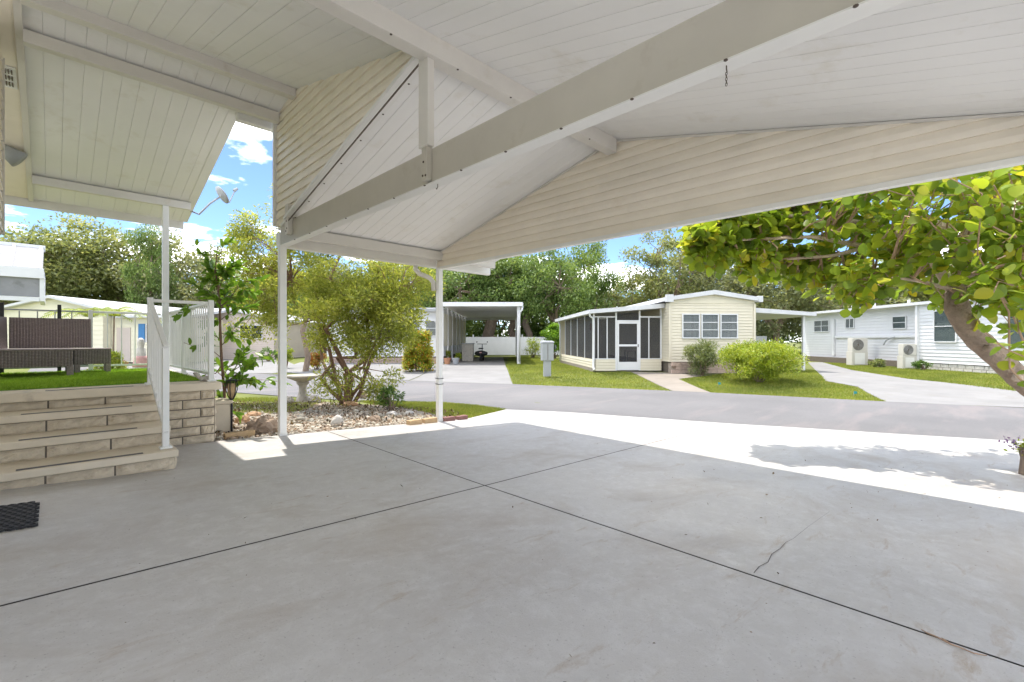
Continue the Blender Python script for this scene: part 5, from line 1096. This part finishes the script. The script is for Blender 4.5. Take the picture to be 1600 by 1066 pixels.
sm.build('trunk', M['bark_red'], ct_); Pn = np.array(Pn); Dn = np.array(Dn); Nn = rng.normal(0, .5, Pn.shape) + np.array([0, 0, 1.0])
scatter_leaves(ct_, [leaf_mesh('citrus_leaf', 'citrus', .135, .40), leaf_mesh('citrus_leaf', 'citrus', .12, .46, fold=.3)], Pn, Dn, Nn, rng.uniform(.75, 1.25, len(Pn)), 290, 'citrus')
# ---------------------------------------------------------------- leaning broad-leaf tree at the right
rng = np.random.default_rng(55); gb = np.array(W(8.15, 6.05, 0)); gb[2] = G(gb[0], gb[1])
gt = thing('sea_grape_tree', tuple(gb), 'leaning broad leaved tree with mottled trunk overhanging the driveway at the right', 'tree')
tp_ = [tuple(gb + np.array([0, 0, -.2])), tuple(at_f(1668, 648, 6.0)), tuple(at_f(1600, 597, 5.95)), tuple(at_f(1556, 556, 5.9)), tuple(at_f(1518, 520, 5.9)), tuple(at_f(1497, 485, 5.9)), tuple(at_f(1496, 455, 5.95)), tuple(at_f(1510, 415, 6.0)), tuple(at_f(1505, 385, 6.1))]
rad_ = [.17, .145, .13, .125, .125, .13, .11, .10, .09]; tv = [np.array(p) for p in tp_]; fine = []; fr_ = []
for i in range(len(tv) - 1):
    p0, p1, p2, p3 = tv[max(i - 1, 0)], tv[i], tv[i + 1], tv[min(i + 2, len(tv) - 1)]
    for k in range(5):
        u = k / 5; fine.append(tuple(.5 * (2 * p1 + (p2 - p0) * u + (2 * p0 - 5 * p1 + 4 * p2 - p3) * u * u + (3 * p1 - p0 - 3 * p2 + p3) * u ** 3))); fr_.append((rad_[i] * (1 - u) + rad_[i + 1] * u) * rng.uniform(.95, 1.06))
fine.append(tp_[-1]); fr_.append(rad_[-1]); gm = MB(); gm.tube(fine, fr_, 16); gm.v = [tuple(np.array(p) + rng.normal(0, .0035, 3)) for p in gm.v]
for kx, ky, kf in ((1500, 470, 5.78), (1545, 545, 5.76), (1590, 590, 5.78)): gm.rock(tuple(at_f(kx, ky, kf)), .06, .06, .05, random.Random(kx), .15, 2); gm.build('trunk', M['bark_smooth'], gt, smooth=True)
bm2 = MB(); ends = []
for chain, r0 in (([(1505, 390, 6.1), (1470, 355, 6.3), (1428, 335, 6.5), (1395, 355, 6.6), (1350, 345, 6.7)], .085), ([(1497, 470, 5.95), (1450, 395, 6.2), (1400, 365, 6.4), (1360, 385, 6.5), (1300, 400, 6.5), (1230, 405, 6.6)], .06), ([(1505, 385, 6.1), (1530, 330, 6.2), (1560, 270, 6.3), (1580, 200, 6.4)], .07),
                  ([(1428, 335, 6.5), (1400, 280, 6.7), (1330, 250, 6.9)], .045), ([(1395, 355, 6.6), (1290, 340, 6.7), (1180, 335, 6.7), (1120, 350, 6.6)], .04), ([(1350, 385, 6.5), (1270, 370, 6.4), (1160, 375, 6.45), (1100, 385, 6.4)], .035), ([(1510, 415, 6.0), (1580, 380, 5.8), (1660, 330, 5.7)], .06), ([(1496, 455, 5.95), (1440, 440, 5.9), (1380, 430, 6.0), (1320, 440, 6.1)], .03), ([(1510, 420, 6.0), (1570, 440, 5.4), (1620, 420, 5.0)], .03)):
    pts = [np.array(at_f(*c)) for c in chain]; bm2.tube([tuple(p) for p in pts], [r0 * (1 - .75 * i / (len(pts) - 1)) for i in range(len(pts))], 8)
    for i in range(len(pts) - 1):
        for u in (.25, .75): ends.append(pts[i] + (pts[i + 1] - pts[i]) * u)
ends = np.array(ends)
bm2.build('branches', M['bark_smooth'], gt, smooth=True)['kind'] = 'stuff'
bm2 = MB()
CL = []
def low(px): return np.interp(px, [1060, 1090, 1150, 1230, 1290, 1340, 1400, 1450, 1500, 1560, 1700], [400, 425, 445, 455, 492, 500, 478, 482, 515, 535, 555])
def high(px): return np.interp(px, [1060, 1110, 1160, 1300, 1700], [372, 342, 300, 220, 120])
while len(CL) < 680:
    px = 1072 + 620 * rng.random() ** 1.3; py = rng.uniform(high(px), low(px) - 14); f = rng.uniform(4.4 if px > 1450 else (5.4 if px > 1300 else 6.3), 7.6); p = np.array(at_f(px, py, f))
    if p[0] < 6.3: continue
    if p[2] > 3.9: continue
    CL.append(p)
CL = np.array(CL); Pn = []; Dn = []; 
for c in CL:
    j = np.argmin(((ends - c) ** 2).sum(1)); a = ends[j]; pts = np.array(limb(bm2, rng, a, c, .014, .005, .08, 5, 5))
    for i in range(rng.integers(9, 14)):
        u = min(.999, .25 + .75 * rng.random() ** .6); k = min(int(u * 4), 3); p = pts[k] + (pts[k + 1] - pts[k]) * (u * 4 - k) + rng.normal(0, .05, 3); d = rng.normal(0, 1, 3) + np.array([0, 0, -.25]) + (c - a) * .3; Pn.append(p); Dn.append(d / np.linalg.norm(d))
# upright young shoots near the right edge
for (a, b, f0, f1) in (((1640, 640), (1470, 272), 4.9, 4.7), ((1620, 480), (1548, 262), 4.8, 4.9), ((1660, 420), (1585, 265), 4.6, 4.7), ((1610, 560), (1415, 285), 5.2, 5.2), ((1690, 640), (1540, 520), 4.6, 4.5), ((1600, 470), (1350, 285), 5.6, 5.6)):
    a3, b3 = np.array(at_f(a[0], a[1], f0)), np.array(at_f(b[0], b[1], f1)); pts = np.array(limb(bm2, rng, a3, b3, .011, .006, .02, 6, 6))
    for i in range(17):
        u = .05 + .94 * i / 16; k = min(int(u * 5), 4); p = pts[k] + (pts[k + 1] - pts[k]) * (u * 5 - k); d = rng.normal(0, .6, 3) + np.array([(-1) ** i * .5, (-1) ** i * -.5, .25]); Pn.append(p); Dn.append(d / np.linalg.norm(d))
bm2.build('twigs', M['twig'], gt)['kind'] = 'stuff'
Pn = np.array(Pn); Dn = np.array(Dn); Nn = rng.normal(0, .55, Pn.shape) + np.array([0, .1, 1.0]); ok = Pn[:, 0] > 6.12; Pn, Dn, Nn = Pn[ok], Dn[ok], Nn[ok]
gl = [leaf_mesh('sea_grape_leaf', 'grape', .165, .92, fold=.12, curl=.10), leaf_mesh('sea_grape_leaf', 'grape', .15, 1.0, fold=.2, curl=.2), leaf_mesh('sea_grape_leaf', 'grape', .19, .70, fold=.22, curl=.15)]
scatter_leaves(gt, gl, Pn, Dn, Nn, rng.uniform(.6, 1.02, len(Pn)), 300, 'grape')
# purple flowering edging plant and stone at the right edge of the slab
fp = ground_at(1622, 744); ep = thing('flower_stump', tuple(fp), 'mottled stump edging with small purple flowers at the right edge of the driveway', 'planter')
MB().tube([(fp.x, fp.y, fp.z - .05), (fp.x, fp.y, fp.z + .18), (fp.x - .01, fp.y + .01, fp.z + .30)], [.16, .14, .15], 12).build('stump', M['bark'], ep)
rng = np.random.default_rng(8); q0 = np.array([fp.x - .03, fp.y + .05, fp.z + .31]); P = q0 + rng.normal(0, .07, (160, 3)) * np.array([1, 1, .5]); V, F = leaf_quads(rng, P, .05, .45); np_obj('leaves', V, F, M['lime'], ep)['kind'] = 'stuff'
P = np.array(at_f(1580, 692, 5.3)) + rng.normal(0, .035, (50, 3)); V, F = leaf_quads(rng, P, .03, .7); np_obj('flowers', V, F, M['purple'], ep)['kind'] = 'stuff'
MB().tube([tuple(q0), tuple((q0 + np.array(at_f(1580, 692, 5.3))) / 2 + np.array([0, 0, .03])), tuple(at_f(1582, 693, 5.3))], .006, 5).build('stem', M['lime'], ep)
# ================================================================ grass, gravel, litter
def inpoly(P, poly):
    x, y = P[:, 0], P[:, 1]; inside = np.zeros(len(P), bool); n = len(poly)
    for i in range(n):
        x0, y0 = poly[i]; x1, y1 = poly[(i + 1) % n]; c = ((y0 > y) != (y1 > y)) & (x < (x1 - x0) * (y - y0) / (y1 - y0 + 1e-12) + x0); inside ^= c
    return inside
def sample(rng, poly, n):
    poly = np.array(poly); lo, hi = poly.min(0), poly.max(0); out = np.zeros((0, 2))
    while len(out) < n: q = rng.uniform(lo, hi, (n, 2)); out = np.concatenate([out, q[inpoly(q, poly)]])
    return out[:n]
def blades(rng, poly, n, h, w):
    q = sample(rng, poly, n) + rng.normal(0, .03, (n, 2)); z = np.array([G(a, b) for a, b in q]) - .022; ang = rng.uniform(0, 6.283, n); hh = rng.uniform(.6, 1.3, n) * h; le = rng.normal(0, h * .55, (n, 2)); V = np.zeros((n, 3, 3)); dx_, dy_ = np.cos(ang) * w, np.sin(ang) * w
    V[:, 0] = np.stack([q[:, 0] - dx_, q[:, 1] - dy_, z], 1); V[:, 1] = np.stack([q[:, 0] + dx_, q[:, 1] + dy_, z], 1); V[:, 2] = np.stack([q[:, 0] + le[:, 0], q[:, 1] + le[:, 1], z + hh], 1); return V.reshape(-1, 3)
rng = np.random.default_rng(77)
LAWNS = [(gpoly([(803, 600.3), (860, 602.5), (950, 606.3), (1048, 610.6), (983, 581), (930, 577), (890, 570), (870, 561), (815, 556), (795, 560), (791, 572)]), 60000, .055, .009),
         (gpoly([(1114, 613.4), (1240, 619.5), (1382, 627), (1338, 605), (1290, 596), (1272, 578), (1200, 578), (1110, 587), (1064, 592.5)]), 50000, .055, .008),
         (gpoly([(1620, 615), (1560, 608), (1422, 592), (1332, 578), (1288, 566.5), (1420, 572), (1550, 583), (1720, 600), (1720, 628)]), 45000, .055, .011),
         (gpoly([(789, 639.5), (740, 650), (732, 654), (700, 652), (650, 640), (600, 633), (560, 626), (690, 629), (740, 633)]), 34000, .05, .006),
         ([(1.6, 9.3), (3.2, 8.9), (4.6, 11.0), (3.9, 12.8), (1.6, 13.2)], 14000, .055, .007),
         ([(-3, 11), (1.6, 10.5), (1.6, 13.2), (3.4, 13.4), (1.0, 22), (-8, 22)], 14000, .06, .012)]
Vs = [blades(rng, *a) for a in LAWNS]; V = np.concatenate(Vs)
o = np_obj('lawn_grass', V, np.arange(len(V)).reshape(-1, 3), M['grass']); tag(o, 'short sunlit yellow green lawn grass on both sides of the road', 'grass', None, 'stuff')
# shell gravel and chips in the bed
ico = bmesh.new(); bmesh.ops.create_icosphere(ico, subdivisions=1, radius=1); ico.verts.index_update(); iv = np.array([v.co[:] for v in ico.verts]); iff = np.array([[v.index for v in f.verts] for f in ico.faces]); ico.free()
n = 9500; q = np.concatenate([sample(rng, [(1.45, 6.46), (5.0, 6.5), (5.0, 7.6), (3.6, 9.0), (1.5, 9.3)], n - 1500), sample(rng, BED, 1500)]); z = np.array([G(a, b) for a, b in q]); sz = rng.gamma(3.0, .0046, n) + .005; S = sz[:, None] * rng.uniform(.55, 1.4, (n, 3)); S[:, 2] *= .65
th = rng.uniform(0, 6.283, n); c, s = np.cos(th), np.sin(th); J = iv[None] * (1 + rng.normal(0, .14, (n, len(iv), 1))) * S[:, None, :]; V = np.stack([J[..., 0] * c[:, None] - J[..., 1] * s[:, None] + q[:, 0][:, None], J[..., 0] * s[:, None] + J[..., 1] * c[:, None] + q[:, 1][:, None], J[..., 2] + (z + S[:, 2] * .4 - .006)[:, None]], 2)
F = (iff[None] + (np.arange(n) * len(iv))[:, None, None]).reshape(-1, 3); o = np_obj('shell_gravel', V.reshape(-1, 3), F, M['gravel']); tag(o, 'pale shell and stone chips covering the planting bed', 'gravel', None, 'stuff')
n = 2600; q = sample(rng, BED, n); P = np.stack([q[:, 0], q[:, 1], np.array([G(a, b) for a, b in q]) + .018], 1); V, F = leaf_quads(rng, P, .06, .5, None, 1.2); o = np_obj('fallen_leaves', V, F, M['litter']); tag(o, 'dry brown fallen leaves scattered over the planting bed', 'leaf litter', None, 'stuff')
# specks of litter on the slab
n = 320; q = np.concatenate([np.stack([rng.uniform(-.2, 7.5, n // 2), rng.uniform(-.5, 6.0, n // 2)], 1), np.stack([rng.uniform(3.2, 9.0, n - n // 2), rng.uniform(-.5, 2.2, n - n // 2)], 1)]); P = np.stack([q[:, 0], q[:, 1], np.array([G(a, b) for a, b in q]) + .004], 1)
V, F = leaf_quads(rng, P, rng.choice([.008, .012, .018, .032], n, p=[.4, .32, .2, .08]), .6, None, 2.5); V[:, 2] = np.maximum(V[:, 2], np.repeat(P[:, 2], 4) - .001); o = np_obj('driveway_litter', V, F, M['litter']); tag(o, 'tiny dry leaves and specks scattered over the grey slab', 'leaf litter', None, 'stuff')
tw = [ground_at(x, y) + Vector((0, 0, .006)) for x, y in ((1440, 986), (1448, 991), (1465, 998), (1486, 1009), (1500, 1014), (1521, 1023), (1542, 1027))]
t = thing('fallen_twig', tuple(tw[3]), 'thin brown twig lying along the slab joint at the lower right', 'twig'); MB().tube([tuple(p) for p in tw], [.002, .003, .0035, .004, .003, .003, .002], 6).build('stem', M['twig'], t)
a_ = tw[3]; MB().tube([tuple(a_), tuple(a_ + Vector((.02, .03, .006)))], [.003, .001], 5).build('side_twig', M['twig'], t)
